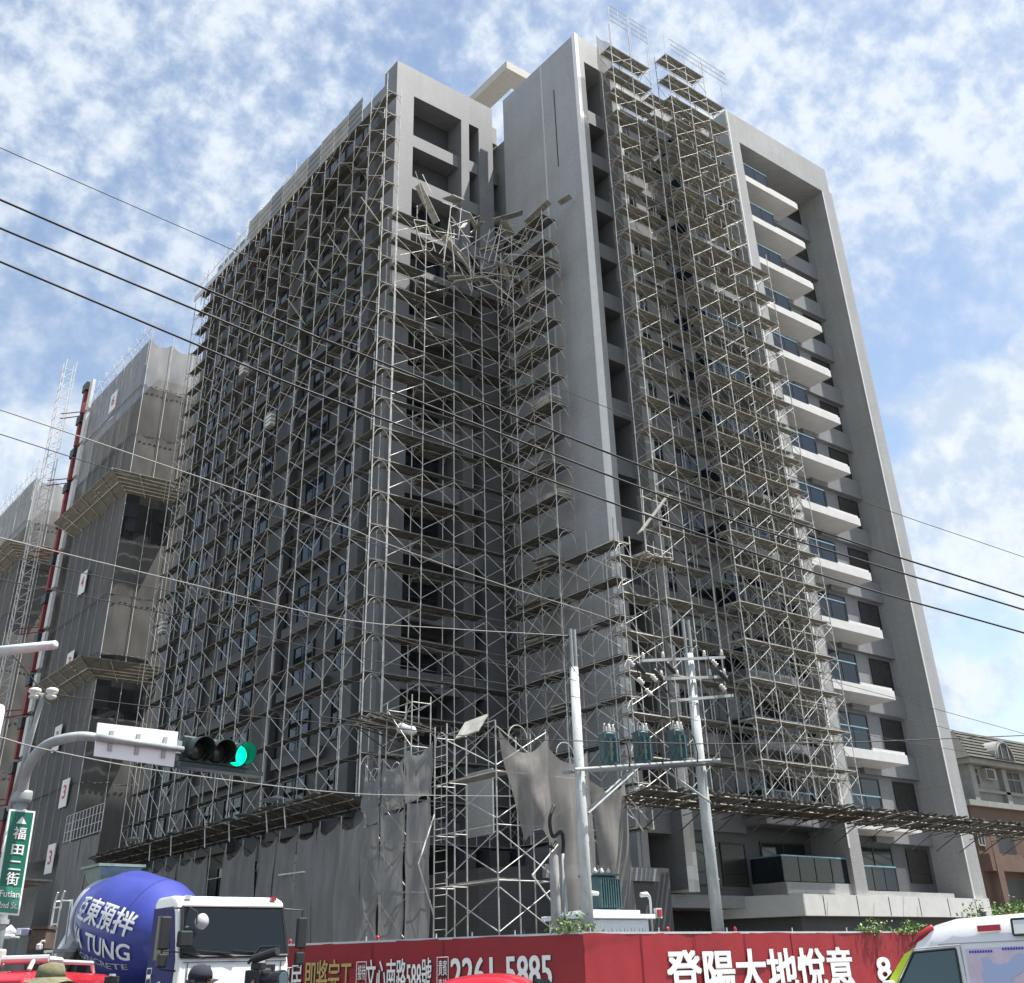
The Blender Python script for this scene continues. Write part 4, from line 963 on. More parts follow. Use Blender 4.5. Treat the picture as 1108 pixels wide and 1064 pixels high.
# low railing and sheets between the towers
t = thing('site_railing', 'white grid railing on the netted wall between the two towers', 'railing', (23.5,70.5,9.6))
b = MB()
for k in range(12): b.bar((23.6,70.2+k*0.62,9.9),(23.6,70.2+k*0.62,11.5),0.025,4)
for z in (9.95,10.5,11.0,11.5): b.bar((23.6,70.2,z),(23.6,77.1,z),0.02,4)
b.build('rail_grid', 'mwhite', t, fix=False)
t = thing('passage_net', 'dark netted hoarding wall below the white grid railing', 'safety net', (23.6,70,0))
for i in range(4): drape((23.6,70.0+1.8*i,0),(23.6,71.8+1.8*i,0),0.5,9.8,0.05,0.12,seed=i+200).build('net_panel', 'net', t, smooth=True, fix=False)
t = thing('street_nets', 'pleated dark nets hanging over the site gate beyond the lorry', 'safety net', (22.5,78,0))
for i in range(9): drape((22.6,77.2+2.2*i,0),(22.6,79.4+2.2*i,0),0.3,7.2+R(-.4,.2),0.5,0.25,seed=i+300).build('net_panel', 'net', t, smooth=True, fix=False)
t = thing('gate_platform', 'cluttered timber gate canopy over the pleated street nets', 'catch platform', (22.3,80,7))
for i in range(10): MB().obox((22.0,77.6+2.0*i,7.9+R(-.3,.3)), (1.2,R(-.2,.2),R(-.15,.15)), (0,0.9,0), (0,0,0.05)).build('board', 'board', t, fix=False)
b = MB()
for i in range(7): b.bar((21.4,77.4+3*i,6.6),(21.4,77.4+3*i,9.2),0.04); b.bar((21.4,77.4+3*i,8.6),(21.4,80.4+3*i,8.9),0.035)
b.build('rail', 'pipeb', t, fix=False)
# ---------------------------------------------------------------- hoarding fence with the red banner
FZ = 2.72; fold = V((24.45,27.9,0)); fl = V((17.7,37.55,0)); fr = V((60,27.8,0))
def fence(label, a, c, lines, post_off):
    a, c = V(a), V(c); d = (c-a).normalized(); nrm = V((d.y,-d.x,0))
    if nrm.dot(EYE-a) < 0: nrm = -nrm
    t = thing('hoarding_fence', label, 'fence', a); L_ = (c-a).length
    n = int(L_/0.25)
    def fn(u, v): 
        w_ = 0.012*math.sin(u*L_*2.3)+0.008*math.sin(u*L_*7+v*4)+0.012*math.sin(u*L_*0.7+2*v)
        return a+d*(u*L_)+V((0,0,0.25+(FZ-0.25)*v+0.012*math.sin(u*L_*3.7)*(v > 0.99)))+nrm*w_
    MB().grid(fn, n, 10).build('banner_cloth', 'red', t, smooth=True, fix=False)
    b = MB(); b.obox((a+c)/2-nrm*0.09+V((0,0,FZ/2-0.02)), d*L_/2, nrm*0.03, V((0,0,FZ/2-0.03))); b.build('sheet_metal', 'conc', t)
    MB().obox((a+c)/2-nrm*0.05+V((0,0,FZ+0.01)), d*L_/2, nrm*0.05, V((0,0,0.03))).build('top_rail', 'silver', t)
    for s, z, h, mm, pts, bold in lines:
        o = a+d*pts[0]+V((0,0,z))+nrm*0.035; w_ = pts[1]
        q = MB(); put_text(q, s, o+d*0.03-V((0,0,0.03)), d, V((0,0,1)), w_, h, bold); q.build('lettering_shadow', 'black', t, fix=False)
        q = MB(); put_text(q, s, o+nrm*0.012, d, V((0,0,1)), w_, h, bold); q.build('lettering', mm, t, fix=False)
    for k_ in range(1, int(L_/2.42)):
        p = a+d*(k_*2.42); MB().obox(p+V((0,0,0.25+(FZ-0.25)/2))+nrm*0.025, d*0.012, nrm*0.006, V((0,0,(FZ-0.3)/2))).build('banner_seam', 'seam', t)
    for s in post_off:
        b = MB(); p = a+d*s; b.bar(p-nrm*0.06+V((0,0,FZ)), p-nrm*0.06+V((0,0,FZ+0.16)), 0.022, 5, cap=True); b.build('post_stub', 'silver', t)
    for s in post_off[:2]:
        p = a+d*(s+0.4)-nrm*0.05+V((0,0,FZ+0.04)); MB().lathe([(0,0.05),(0.05,0.06),(0.11,0.055),(0.15,0.02)], p, (0,0,1), 10).build('warning_lamp', 'sigred', t, smooth=True)
    return t, a, d, nrm
def hit(px, a, c):
    """distance along the fence line a-c at which the photograph column px falls (for laying out the lettering)"""
    r = ray(px, 1045); a, c = V(a), V(c); d = (c-a).normalized()
    # EYE + r*t on the vertical plane through a along d
    den = r.x*d.y-r.y*d.x; t_ = (a.x*d.y-a.y*d.x-(EYE.x*d.y-EYE.y*d.x))/den; p = EYE+r*t_
    return (V((p.x,p.y,0))-a).dot(d)
def line(s, x0, x1, z, h, mm, a, c, bold=0.02):
    u0, u1 = hit(x0, a, c), hit(x1, a, c); return (s, z, h, mm, (u0, u1-u0), bold)
Lf = (fl, fold)
left_lines = [line('4房', 309, 327, 1.25, 1.0, 'wht', *Lf), line('即將完工', 331, 381, 1.28, 0.98, 'gold', *Lf, bold=0.025),
              line('接待', 388, 396, 1.67, 0.42, 'wht', *Lf), line('會館', 388, 396, 1.17, 0.42, 'wht', *Lf),
              line('文心南路588號', 397, 467, 1.24, 0.98, 'wht', *Lf, bold=0.025),
              line('貴賓', 475, 484, 1.72, 0.42, 'wht', *Lf), line('專線', 475, 484, 1.22, 0.42, 'wht', *Lf),
              line('2261-5885', 488, 596, 1.30, 0.86, 'wht', *Lf, bold=0.03)]
tL, aL, dL, nL = fence('left stretch of the red hoarding banner with the phone number, below the dark nets', fl, fold, left_lines, (1.5, 4.6, 7.0, 8.2, 9.6, 12.0))
q = MB()
for x0, x1, z0, z1 in ((386.6,397,1.1,2.17),(473.5,485.5,1.15,2.22)):
    u0, u1 = hit(x0, *Lf), hit(x1, *Lf)
    for a_, b_ in (((u0,z0),(u1,z0)),((u0,z1),(u1,z1)),((u0,z0),(u0,z1)),((u1,z0),(u1,z1))):
        q.bar(aL+dL*a_[0]+V((0,0,a_[1]))+nL*0.045, aL+dL*b_[0]+V((0,0,b_[1]))+nL*0.045, 0.012, 4)
q.build('lettering_border', 'wht', tL, fix=False)
Rf = (fold, fr)
tR, aR, dR, nR = fence('right stretch of the red hoarding banner with six large white characters', fold, fr,
      [line('登陽大地悅意', 720, 920, 0.92, 1.28, 'wht', *Rf, bold=0.035), line('8', 947, 961, 1.1, 0.75, 'wht', *Rf, bold=0.03)], (3.3, 6.5, 9.9, 13.0))
q = MB()
for i in range(90):
    x = 25.6+i*0.16+R(-.03,.03)
    if x > 39: break
    q.bar((x,27.98,FZ-0.02),(x+R(-.03,.03),27.98+R(-.05,.03),FZ+R(0.07,0.16)),0.009,4)
q.build('spike_strip', 'black', tR, fix=False)

# ---------------------------------------------------------------- greenery
def leaves(n, fn, size, mm2=None, seed=0):
    rs = random.Random(seed); b = MB()
    for _ in range(n):
        p = V(fn(rs)); a = V((rs.gauss(0,1), rs.gauss(0,1), rs.gauss(0,1))).normalized(); c = a.cross(V((rs.gauss(0,1), rs.gauss(0,1), rs.gauss(0,1)))).normalized(); s = size*rs.uniform(0.6,1.3)
        b.quad(p-a*s, p+c*s*0.45, p+a*s, p-c*s*0.45)
    return b
def vine(label, x0, x1, hgt, droop, n, seed, y=27.9, name='creeper'):
    t = thing(name, label, 'plant', ((x0+x1)/2, y, FZ))
    rs0 = random.Random(seed); cl = [(rs0.uniform(x0,x1), rs0.uniform(0.15,0.6), rs0.uniform(0.4,1)) for _ in range(max(4,int((x1-x0)*1.6)))]
    def f(rs):
        c = rs.choice(cl); return (c[0]+rs.gauss(0,1)*0.35, y-0.08+rs.gauss(0,1)*0.13, FZ-droop*c[2]*rs.random()**2+hgt*c[2]*rs.random()*c[1]*1.8)
    leaves(int(n*0.62), f, 0.075, seed=seed).build('foliage', 'leaf', t, fix=False)
    leaves(int(n*0.38), f, 0.07, seed=seed+1).build('young_foliage', 'leaf2', t, fix=False)
    leaves(int(n*0.05), f, 0.045, seed=seed+2).build('blossom', 'flower', t, fix=False)
    b = MB()
    for c in cl: b.path([(c[0],y-0.05,FZ-droop*0.9*c[2]),(c[0]+0.1,y-0.12,FZ+0.02),(c[0]+0.25,y-0.05,FZ+hgt*c[1]*c[2])], 0.012, 4)
    b.build('stem', 'stem', t, fix=False)
vine('dense flowering creeper spilling over the red hoarding by the ambulance', 45.6, 52.5, 1.5, 1.5, 3600, 1)
vine('thin creeper along the top of the red hoarding under the terrace ledge', 38.5, 46.0, 0.6, 0.15, 1300, 2)
vine('small green tuft behind the hoarding beside the white cabinet', 24.0, 25.4, 0.8, 0.0, 260, 3, y=28.3)
p = atY(1092, 980, 40); t = thing('shrub', 'bright green shrub rising behind the ambulance roof at the right edge', 'plant', (p.x, 40, 0))
rs = random.Random(5); cl = [(p.x+rs.gauss(0,1.2), 40+rs.gauss(0,0.7), 3.1+rs.uniform(0,1.5)) for _ in range(26)]
def sf(r): 
    c = r.choice(cl); return (c[0]+r.gauss(0,0.28), c[1]+r.gauss(0,0.28), c[2]+r.gauss(0,0.26))
leaves(2600, sf, 0.13, seed=6).build('crown', 'leaf', t, fix=False); leaves(1200, sf, 0.12, seed=7).build('young_foliage', 'leaf2', t, fix=False)
b = MB()
for c in cl: b.path([(p.x+R(-.2,.2),40,0),((p.x+c[0])/2,40,1.6),c], [0.05,0.035,0.012], 5)
b.build('trunk', 'stem', t, fix=False)

# ---------------------------------------------------------------- poles, transformers, cabinet
def pole(label, x, y, zc, zt, r0, r1, mm, pipes):
    t = thing('utility_pole', label, 'utility pole', (x, y, 0))
    MB().lathe([(0,r0),(zc*0.5,(r0+r1)/2),(zc,r1)], (x,y,0), (0,0,1), 16).build('shaft', mm, t, smooth=True)
    b = MB(); rs = random.Random(3)
    for k in range(int(zc/0.5)):
        z = 0.9+k*0.5; a = -2.2+(k % 2)*1.3; rr = r0+(r1-r0)*z/zc
        b.bar((x+math.cos(a)*(rr-0.01),y+math.sin(a)*(rr-0.01),z),(x+math.cos(a)*(rr+0.035),y+math.sin(a)*(rr+0.035),z),0.018,5,cap=True)
    b.build('step_bolt', 'galv', t, fix=False)
    for dx in pipes: MB().bar((x+dx,y-0.03,zc-1.6),(x+dx,y-0.03,zt),0.055,8,cap=True).build('conduit', 'galv', t, smooth=False)
    return t
pA = pole('tall pale pole at the left of the transformers, twin pipes at its top', 25.3, 28.6, 11.0, 12.35, 0.20, 0.155, 'conpole', (-0.09,0.09))
pB = pole('tall pale pole at the right of the transformers carrying three crossarms', 31.25, 28.6, 12.3, 13.65, 0.225, 0.17, 'conpole', (-0.14,0.16))
t = thing('concrete_stub', 'short concrete post with looped cable at its head, left of the pale poles', 'utility pole', (24.84,29.6,0))
MB().lathe([(0,0.20),(5.0,0.15),(5.15,0.10)], (24.85,29.6,0), (0,0,1), 14).build('shaft', 'conc', t, smooth=True)
MB().lathe([(0,0.085),(5.1,0.075)], (25.17,29.5,0), (0,0,1), 10).build('conduit', 'galv', t, smooth=True)
MB().path(spl([(25.17,29.5,5.1),(25.19,29.48,5.5),(25.05,29.42,5.75),(24.68,29.4,5.6),(24.58,29.4,6.1),(24.84,29.45,6.55)]), 0.06, 8).build('cable_loop', 'cable', t, smooth=True)
MB().path([(24.45,29.4,5.3),(24.68,29.4,5.25),(24.84,29.42,5.45)], 0.05, 8).build('cable_end', 'cable', t, smooth=True)
# crossarms on the right pole
CA = [(26.9,10.95,32.9,12.35,0.05),(28.2,11.05,33.1,11.9,0.05),(29.9,10.35,33.2,11.0,0.055)]
for i, (x0, z0, x1, z1, r) in enumerate(((28.4,11.6,33.0,12.35,0.06),(29.3,11.05,33.0,11.6,0.06),(29.7,10.3,33.2,10.9,0.06))):
    b = MB().obox(((x0+x1)/2,28.33,(z0+z1)/2), ((x1-x0)/2,0,(z1-z0)/2), (0,0.05,0), (0,0,0.05)); b.build('crossarm', 'galv', pB)
    if i < 2:
        for q in range(4):
            u = (0.02,0.25,0.75,0.97)[q]; c = (x0+(x1-x0)*u, 28.33, z0+(z1-z0)*u+0.06)
            MB().lathe([(0,0.035),(0.05,0.075),(0.09,0.04),(0.13,0.075),(0.17,0.045),(0.22,0.055),(0.25,0.02)], c, (0,0,1), 10).build('insulator', 'cream', pB, smooth=True)
for q, (x, z) in enumerate(((28.0,10.9),(28.35,10.55),(28.7,11.1),(27.6,11.5),(32.4,11.2),(32.1,12.1))):
    MB().lathe([(0,0.03),(0.06,0.10),(0.10,0.05),(0.16,0.10),(0.2,0.05),(0.26,0.10),(0.3,0.04)], (x,28.2,z), (0.5,-0.3,-0.7), 10).build('strain_insulator', 'cream', pB, smooth=True)
for q, (x, z) in enumerate(((28.0,11.5),(28.9,11.35),(29.6,11.7),(32.5,11.75))):
    MB().lathe([(0,0.06),(0.12,0.09),(0.45,0.085),(0.55,0.04)], (x,28.25,z), (0.55,-0.2,-0.75), 10).build('fuse_cutout', 'black', pB, smooth=True)
b = MB()
for (p, q, s) in (((28.0,28.2,11.3),(28.4,28.2,10.4),-0.3),((29.0,28.2,11.4),(30.0,28.2,10.5),-0.4),((31.9,28.2,12.2),(32.3,28.2,10.9),-0.2),((29.6,28.2,11.6),(31.2,28.3,12.5),0.2),((33.0,28.2,10.9),(31.5,28.2,8.4),-0.5)):
    p, q = V(p), V(q); b.path([p+(q-p)*(i/8)+V((0,0,s*4*(i/8)*(1-i/8))) for i in range(9)], 0.02, 5)
b.build('jumper_wire', 'cable', pB, fix=False)
# transformer bench
t = thing('transformer_bench', 'steel beam carrying the transformers between the two pale poles', 'beam', (28.3,28.3,7.9))
def bz(x): return 7.52+(x-24.8)*(8.40-7.52)/(31.9-24.8)
MB().bar((24.8,28.28,bz(24.8)),(31.95,28.28,bz(31.95)),0.058,10,cap=True).build('front_beam', 'galv', t)
MB().bar((24.8,28.9,bz(24.8)),(31.95,28.9,bz(31.95)),0.058,10,cap=True).build('rear_beam', 'galv', t)
MB().bar((25.3,28.28,6.2),(27.8,28.28,bz(27.8)-0.06),0.04,6).build('strut', 'galv', t); MB().bar((25.5,28.9,6.2),(28.0,28.9,bz(28.0)-0.06),0.04,6).build('strut', 'galv', t)
MB().bar((31.2,28.28,6.9),(28.8,28.28,bz(28.8)-0.06),0.04,6).build('strut', 'galv', t)
MB().obox((29.6,28.2,bz(29.6)-0.13), (1.9,0,0.235), (0,0.06,0), (0,0,0.04)).build('dark_channel', 'black', t)
def transformer(label, x, z, local_y=28.58, hgt=1.08, small=False):
    t = thing('transformer', label, 'transformer', (x, local_y, z), group='green pole transformers')
    r = 0.28
    MB().lathe([(0,r*0.92),(0.05,r),(hgt*0.9,r),(hgt*0.93,r*1.08),(hgt*0.97,r*1.08),(hgt,r*0.85)], (x,local_y,z), (0,0,1), 24).build('tank', 'xfmr', t, smooth=True)
    for a in (-0.9, -0.3, 0.4, 1.0):
        b = MB(); ca, sa = math.cos(a-PI/2+0.5), math.sin(a-PI/2+0.5)
        b.obox((x+ca*(r+0.06),local_y+sa*(r+0.06),z+hgt*0.45), (ca*0.07,sa*0.07,0), (-sa*0.035,ca*0.035,0), (0,0,hgt*0.36)); b.build('cooling_fin', 'xfmr', t)
    for i in range(3):
        px, py = x+0.2*(i-1), local_y-0.16
        MB().lathe([(0,0.05),(0.06,0.08),(0.1,0.045),(0.15,0.075),(0.2,0.04),(0.27,0.05),(0.3,0.02)], (px,py,z+hgt), (0,0,1), 10).build('bushing', 'cream', t, smooth=True)
    if not small:
        q = MB(); 
        for j in range(2):
            vs, fs, tw_, th_ = text_geo(('25', 'KVA')[j], 0.02)
            q.add([(x+(r+0.012)*math.sin(-0.62+(v.x/tw_)*0.72), local_y-(r+0.012)*math.cos(-0.62+(v.x/tw_)*0.72), z+0.55-0.28*j+v.y/th_*0.2) for v in vs], fs)
        q.build('marking', 'yellow', t, fix=False)
        MB().obox((x+0.2,local_y-r*0.86-0.03,z+0.6), (0.05,0.02,0), (-0.01,0.03,0), (0,0,0.09)).build('nameplate', 'black', t)
        b = MB()
        for s in (-1,1):
            b.path([(x+s*0.2,local_y-0.2,z+hgt+0.28),(x+s*0.5,local_y-0.45,z+hgt*0.75),(x+s*0.55,local_y-0.5,z+hgt*0.25),(x+s*0.62,local_y-0.4,z-0.02),(x+s*0.72,local_y-0.35,z+0.3)], 0.022, 6)
        b.build('lead', 'cable', t, fix=False)
    return t
transformer('green transformer at the left of the three on the bench, nearest the slim pole', 26.62, bz(26.62)+0.07)
transformer('green transformer between the other two on the bench', 28.25, bz(28.25)+0.07)
transformer('green transformer at the right of the three on the bench, beside the thick pole', 30.05, bz(30.05)+0.07)
# white cabinet with a fourth transformer on it
t = thing('white_cabinet', 'white steel cabinet with a stepped lid just behind the fold of the red hoarding', 'cabinet', (26.3,29.5,0))
MB().box((25.2,28.75,0),(28.1,30.4,3.15)).build('housing', 'panel', t, bevel=0.02)
MB().prism([(25.0,28.6,3.16),(28.3,28.6,3.16),(28.3,30.55,3.16),(25.0,30.55,3.16)], (0,0,0.14)).build('lid', 'panel', t, bevel=0.02)
MB().prism([(25.7,28.9,3.31),(27.9,28.9,3.31),(27.9,30.3,3.31),(25.7,30.3,3.31)], (0,0,0.12)).build('upper_lid', 'panel', t, bevel=0.02)
t = thing('cabinet_transformer', 'dark green finned transformer standing on the white cabinet', 'transformer', (26.75,29.5,3.44))
MB().box((26.3,29.2,3.44),(27.2,30.0,4.45)).build('tank', 'xfmr', t, bevel=0.03)
for i in range(9): MB().box((26.3+i*0.105,28.98,3.5),(26.34+i*0.105,29.199,4.35)).build('cooling_fin', 'xfmr', t)
MB().box((26.25,29.1,4.46),(27.25,30.05,4.52)).build('cover', 'xfmr', t)
for i in range(3): MB().lathe([(0,0.05),(0.07,0.08),(0.12,0.05),(0.18,0.02)], (26.45+i*0.3,29.4,4.53), (0,0,1), 10).build('bushing', 'cream', t, smooth=True)
for x, lb in ((25.75,'left'),(28.5,'right')):
    t = thing('vent_pipe', 'white elbow pipe at the %s of the cabinet transformer' % lb, 'pipe', (x,29.0,3.0))
    s = 1 if x < 27 else -1
    MB().path([(x,29.0,2.6),(x,29.0,3.75),(x+0.04*s,29.0,3.86),(x+0.14*s,29.0,3.92),(x+0.4*s,29.0,3.9)], [0.04,0.04,0.05,0.08,0.08] if s < 0 else 0.07, 10).build('elbow', 'mwhite', t, smooth=True)
t = thing('alarm_lamp', 'small red lamp box on the pipe right of the white cabinet', 'lamp', (28.75,28.9,3.3))
MB().box((28.62,28.85,3.2),(28.86,29.0,3.5)).build('box', 'mwhite', t); MB().box((28.64,28.80,3.24),(28.8,28.849,3.46)).build('lens', 'sigred', t)

# ---------------------------------------------------------------- house behind on the right
hb = at(1066, 952, 93); hx, hy = hb.x, hb.y
t = thing('terrace_house', 'pinkish house with a grey mansard roof and arched dormer beyond the tower', 'building', (hx, hy, 0), rotz=0.0, local=True, scale=1.05)
ax = V((1,-0.04,0)); # local frame: x along its front
zr = {k: at(1076, k, 95).z for k in (803, 833, 870, 960, 885)}
W = 26.0
MB().box((0,0,0),(W,12,13.2)).build('lower_wall', 'hpink', t)
MB().box((-0.3,-0.35,13.2),(W,12,13.65)).build('cornice', 'hwhite', t)
MB().box((0.9,0.1,13.65),(W,12,16.6)).build('upper_wall', 'hwhite', t)
for i in range(5): MB().box((0.9+i*5.2,-0.3,13.66),(1.6+i*5.2,0.09,16.55)).build('corner_pillar', 'hwhite', t)
MB().box((1.61,-0.3,14.4),(W,-0.15,14.62)).build('balcony_rail', 'hwhite', t)
MB().box((0.4,-0.8,16.61),(W,12,17.05)).build('eaves', 'hwhite', t)
b = MB(); b.prism([(0.2,-1.0,17.06),(2.6,1.4,19.7),(2.6,9,19.7),(0.2,12.4,17.06)], (0.02,0,0)); 
rf = MB().add([(0.2,-1.0,17.06),(W,-1.0,17.06),(W,12.4,17.06),(0.2,12.4,17.06),(2.9,1.6,19.9),(W,1.6,19.9),(W,9,19.9),(2.9,9,19.9)],[(0,1,5,4),(1,2,6,5),(2,3,7,6),(3,0,4,7),(4,5,6,7),(3,2,1,0)]).build('roof', 'hroof', t)
b = MB()
for k in range(8):
    f = k/8; b.bar((0.2+2.7*f-0.02,-1.0+2.6*f-0.04,17.06+2.84*f+0.03),(W,-1.0+2.6*f-0.04,17.06+2.84*f+0.03),0.05,4)
b.build('roof_course', 'hroof', rf)
for xd in (6.2,):
    pts = [(xd+1.6*math.cos(PI*i/14),-0.9,17.25+1.65*math.sin(PI*i/14)) for i in range(15)]
    MB().prism(pts, (0,2.6,0)).build('dormer', 'hwhite', t)
    pts = [(xd+1.3*math.cos(PI*i/14),-0.93,17.3+1.35*math.sin(PI*i/14)) for i in range(15)]
    g = MB().prism(pts, (0,0.02,0)).build('dormer_window', 'hdark', t)
    b = MB(); 
    for q in (-0.55, 0.55): b.box((xd+q-0.06,-0.99,17.3),(xd+q+0.06,-0.931,18.5))
    b.path([(xd+1.36*math.cos(PI*i/14),-0.96,17.3+1.4*math.sin(PI*i/14)) for i in range(15)], 0.08, 5); b.build('dormer_frame', 'hwhite', g)
def hwin(x, z, w_, h_, y=-0.001, fr='hwhite', div=3):
    o = MB().box((x,y-0.03,z),(x+w_,y,z+h_)).build('window', 'hdark', t); b = MB()
    for i in range(div+1): b.box((x+w_*i/div-0.05,y-0.08,z),(x+w_*i/div+0.05,y-0.031,z+h_))
    for q in (0,0.62,1): b.box((x,y-0.075,z+h_*q-0.05),(x+w_,y-0.032,z+h_*q+0.05))
    b.build('window_bar', fr, o)
hwin(6.0,14.7,3.6,1.8,0.1); hwin(11.5,14.7,3.2,1.8,0.1); hwin(2.2,15.0,0.5,1.4,0.1,div=1); 
b = MB().box((3.4,-0.35,15.5),(5.0,0.09,16.4)); ac = b.build('air_conditioner', 'conc', t); MB().box((3.55,-0.39,15.6),(4.6,-0.351,16.3)).build('grille', 'hdark', ac)
for k, z in enumerate((9.6, 5.4)):
    MB().box((0,-0.9,z-1.5),(W,-0.001,z-0.2)).build('balcony_band', 'hpink', t)
    for i in range(4):
        MB().box((2.4+i*5.6,-0.04,z-0.19),(5.9+i*5.6,-0.002,z+2.1)).build('opening_shade_panel', 'hdark', t)  # flat dark panel in place of the shade inside a balcony
        MB().box((0.6+i*5.6,-0.95,z-2.09),(1.5+i*5.6,-0.901,z+2.09)).build('pilaster', 'hpink', t)
hwin(0.2,10.1,0.9,1.6,-0.02,'conc',2)
t = thing('low_block', 'narrow grey building between the tower pier and the pinkish house', 'building', (hx-3.5, hy+4, 0), local=True)
MB().box((-2.5,0,0),(3.6,10,11.2)).build('wall', 'conc', t); g = MB().box((-1.2,-0.05,8.0),(1.2,-0.001,10.4)).build('window', 'hdark', t)
MB().box((-0.5,0.5,11.21),(3.3,8,15.2)).build('roof_room', 'hwhite', t); MB().box((0.2,0.42,12.0),(2.8,0.499,14.6)).build('window', 'cglass2', t)
# ---------------------------------------------------------------- traffic signal, street sign, lamps
K = 1.5
def atk(x, y, d): return at(x, y, d*K)
a0 = atk(22, 870, 12.5); px_, py_ = a0.x, a0.y
tag(MB().prism([(px_-1.6,py_-1.2,0.0),(px_+1.0,py_-1.2,0.0),(px_+1.0,py_+2.5,0.0),(px_-1.6,py_+2.5,0.0)], (0,0,0.14)).build('traffic_island', 'pave'), kind='structure')
t = thing('signal_mast', 'curved grey steel signal mast reaching right over the road at the left edge', 'signal mast', (px_, py_, 0.14))
z0 = a0.z
MB().lathe([(0.14,0.15),(z0*0.75,0.13),(z0,0.12)], (px_,py_,0), (0,0,1), 16).build('column', 'galv', t, smooth=True)
arm = [V((px_,py_,z0)), atk(27,838,12.55), atk(38,818,12.5), atk(55,804,12.42), atk(85,797,12.35), atk(110,799,12.45), atk(150,805,12.75), atk(200,812.5,13.1)]
pts = []
for i in range(len(arm)-1):
    for q in range(4):
        u = q/4; p0 = arm[max(i-1,0)]; p1, p2 = arm[i], arm[i+1]; p3 = arm[min(i+2,len(arm)-1)]
        pts.append(0.5*((2*p1)+(p2-p0)*u+(2*p0-5*p1+4*p2-p3)*u*u+(3*p1-p0-3*p2+p3)*u*u*u))
pts.append(arm[-1])
MB().path(pts, [0.11-0.055*i/(len(pts)-1) for i in range(len(pts))], 12).build('arm', 'galv', t, smooth=True)
for zz in (z0+0.02, z0-0.62): MB().lathe([(0,0.165),(0.05,0.175),(0.14,0.175),(0.19,0.165)], (px_,py_,zz), (0,0,1), 16).build('flange', 'galv', t, smooth=True)
th0 = V((px_-0.13,py_+0.12,z0-0.1)); th1 = atk(46.5,752,12.6)
MB().path([th0, th0+(th1-th0)*0.5+V((0.01,0,0)), th1], [0.05,0.045,0.04], 10).build('riser_pipe', 'galv', t, smooth=True)
for s in (-1, 1):
    MB().lathe([(0,0.03),(0.03,0.09),(0.06,0.09),(0.09,0.06),(0.13,0.11),(0.18,0.10),(0.2,0.05)], th1+RT*0.15*s+V((0,0,-0.08)), (0,0,1), 12).build('insulator', 'cream', t, smooth=True)
MB().bar(th1-RT*0.22, th1+RT*0.22, 0.03, 6, cap=True).build('cross_bar', 'galv', t)
# direction panel seen from behind
def quadpanel(t, P, th, name, mm, back):
    P = [V(p) for p in P]; n = (P[1]-P[0]).cross(P[3]-P[0]).normalized()
    if n.dot(EYE-P[0]) < 0: n = -n
    return MB().prism(P, -n*th).build(name, mm, t), n
def upright(pA, pB, pC, pD):
    """four photo points on one vertical plane: A and B fix the plane"""
    A_, B_ = V(pA), V(pB); nn = (B_-A_).cross(V((0,0,1)))
    def hitp(x, y): r = ray(x, y); return EYE+r*((A_-EYE).dot(nn)/r.dot(nn))
    return [A_, B_, hitp(*pC), hitp(*pD)]
c = upright(atk(106,782,12.3), atk(193,792,12.95), (188,830), (102,818))
t = thing('direction_panel', 'blank white back of a direction sign fixed along the signal mast arm', 'road sign', (c[0]+c[2])/2)
o, n = quadpanel(t, c, 0.03, 'panel', 'panel', 1)
# panel stands in front of the arm: three clamps hold it
for u in (0.17, 0.5, 0.84):
    b = MB(); top_ = c[0]+(c[1]-c[0])*u; bot_ = c[3]+(c[2]-c[3])*u
    e = (c[1]-c[0]).normalized()
    b.obox(top_+(bot_-top_)*0.5+n*0.018, e*0.035, (bot_-top_)*0.30, n*0.015); b.build('clamp', 'brak', t)
b = MB(); p = c[0]+(c[3]-c[0])*0.46; q = c[1]+(c[2]-c[1])*0.50; b.path([p-(q-p)*0.02+n*0.06, q+(q-p)*0.07+n*0.06], [0.062,0.05], 10); b.build('mounting_tube', 'galv', t, smooth=True)
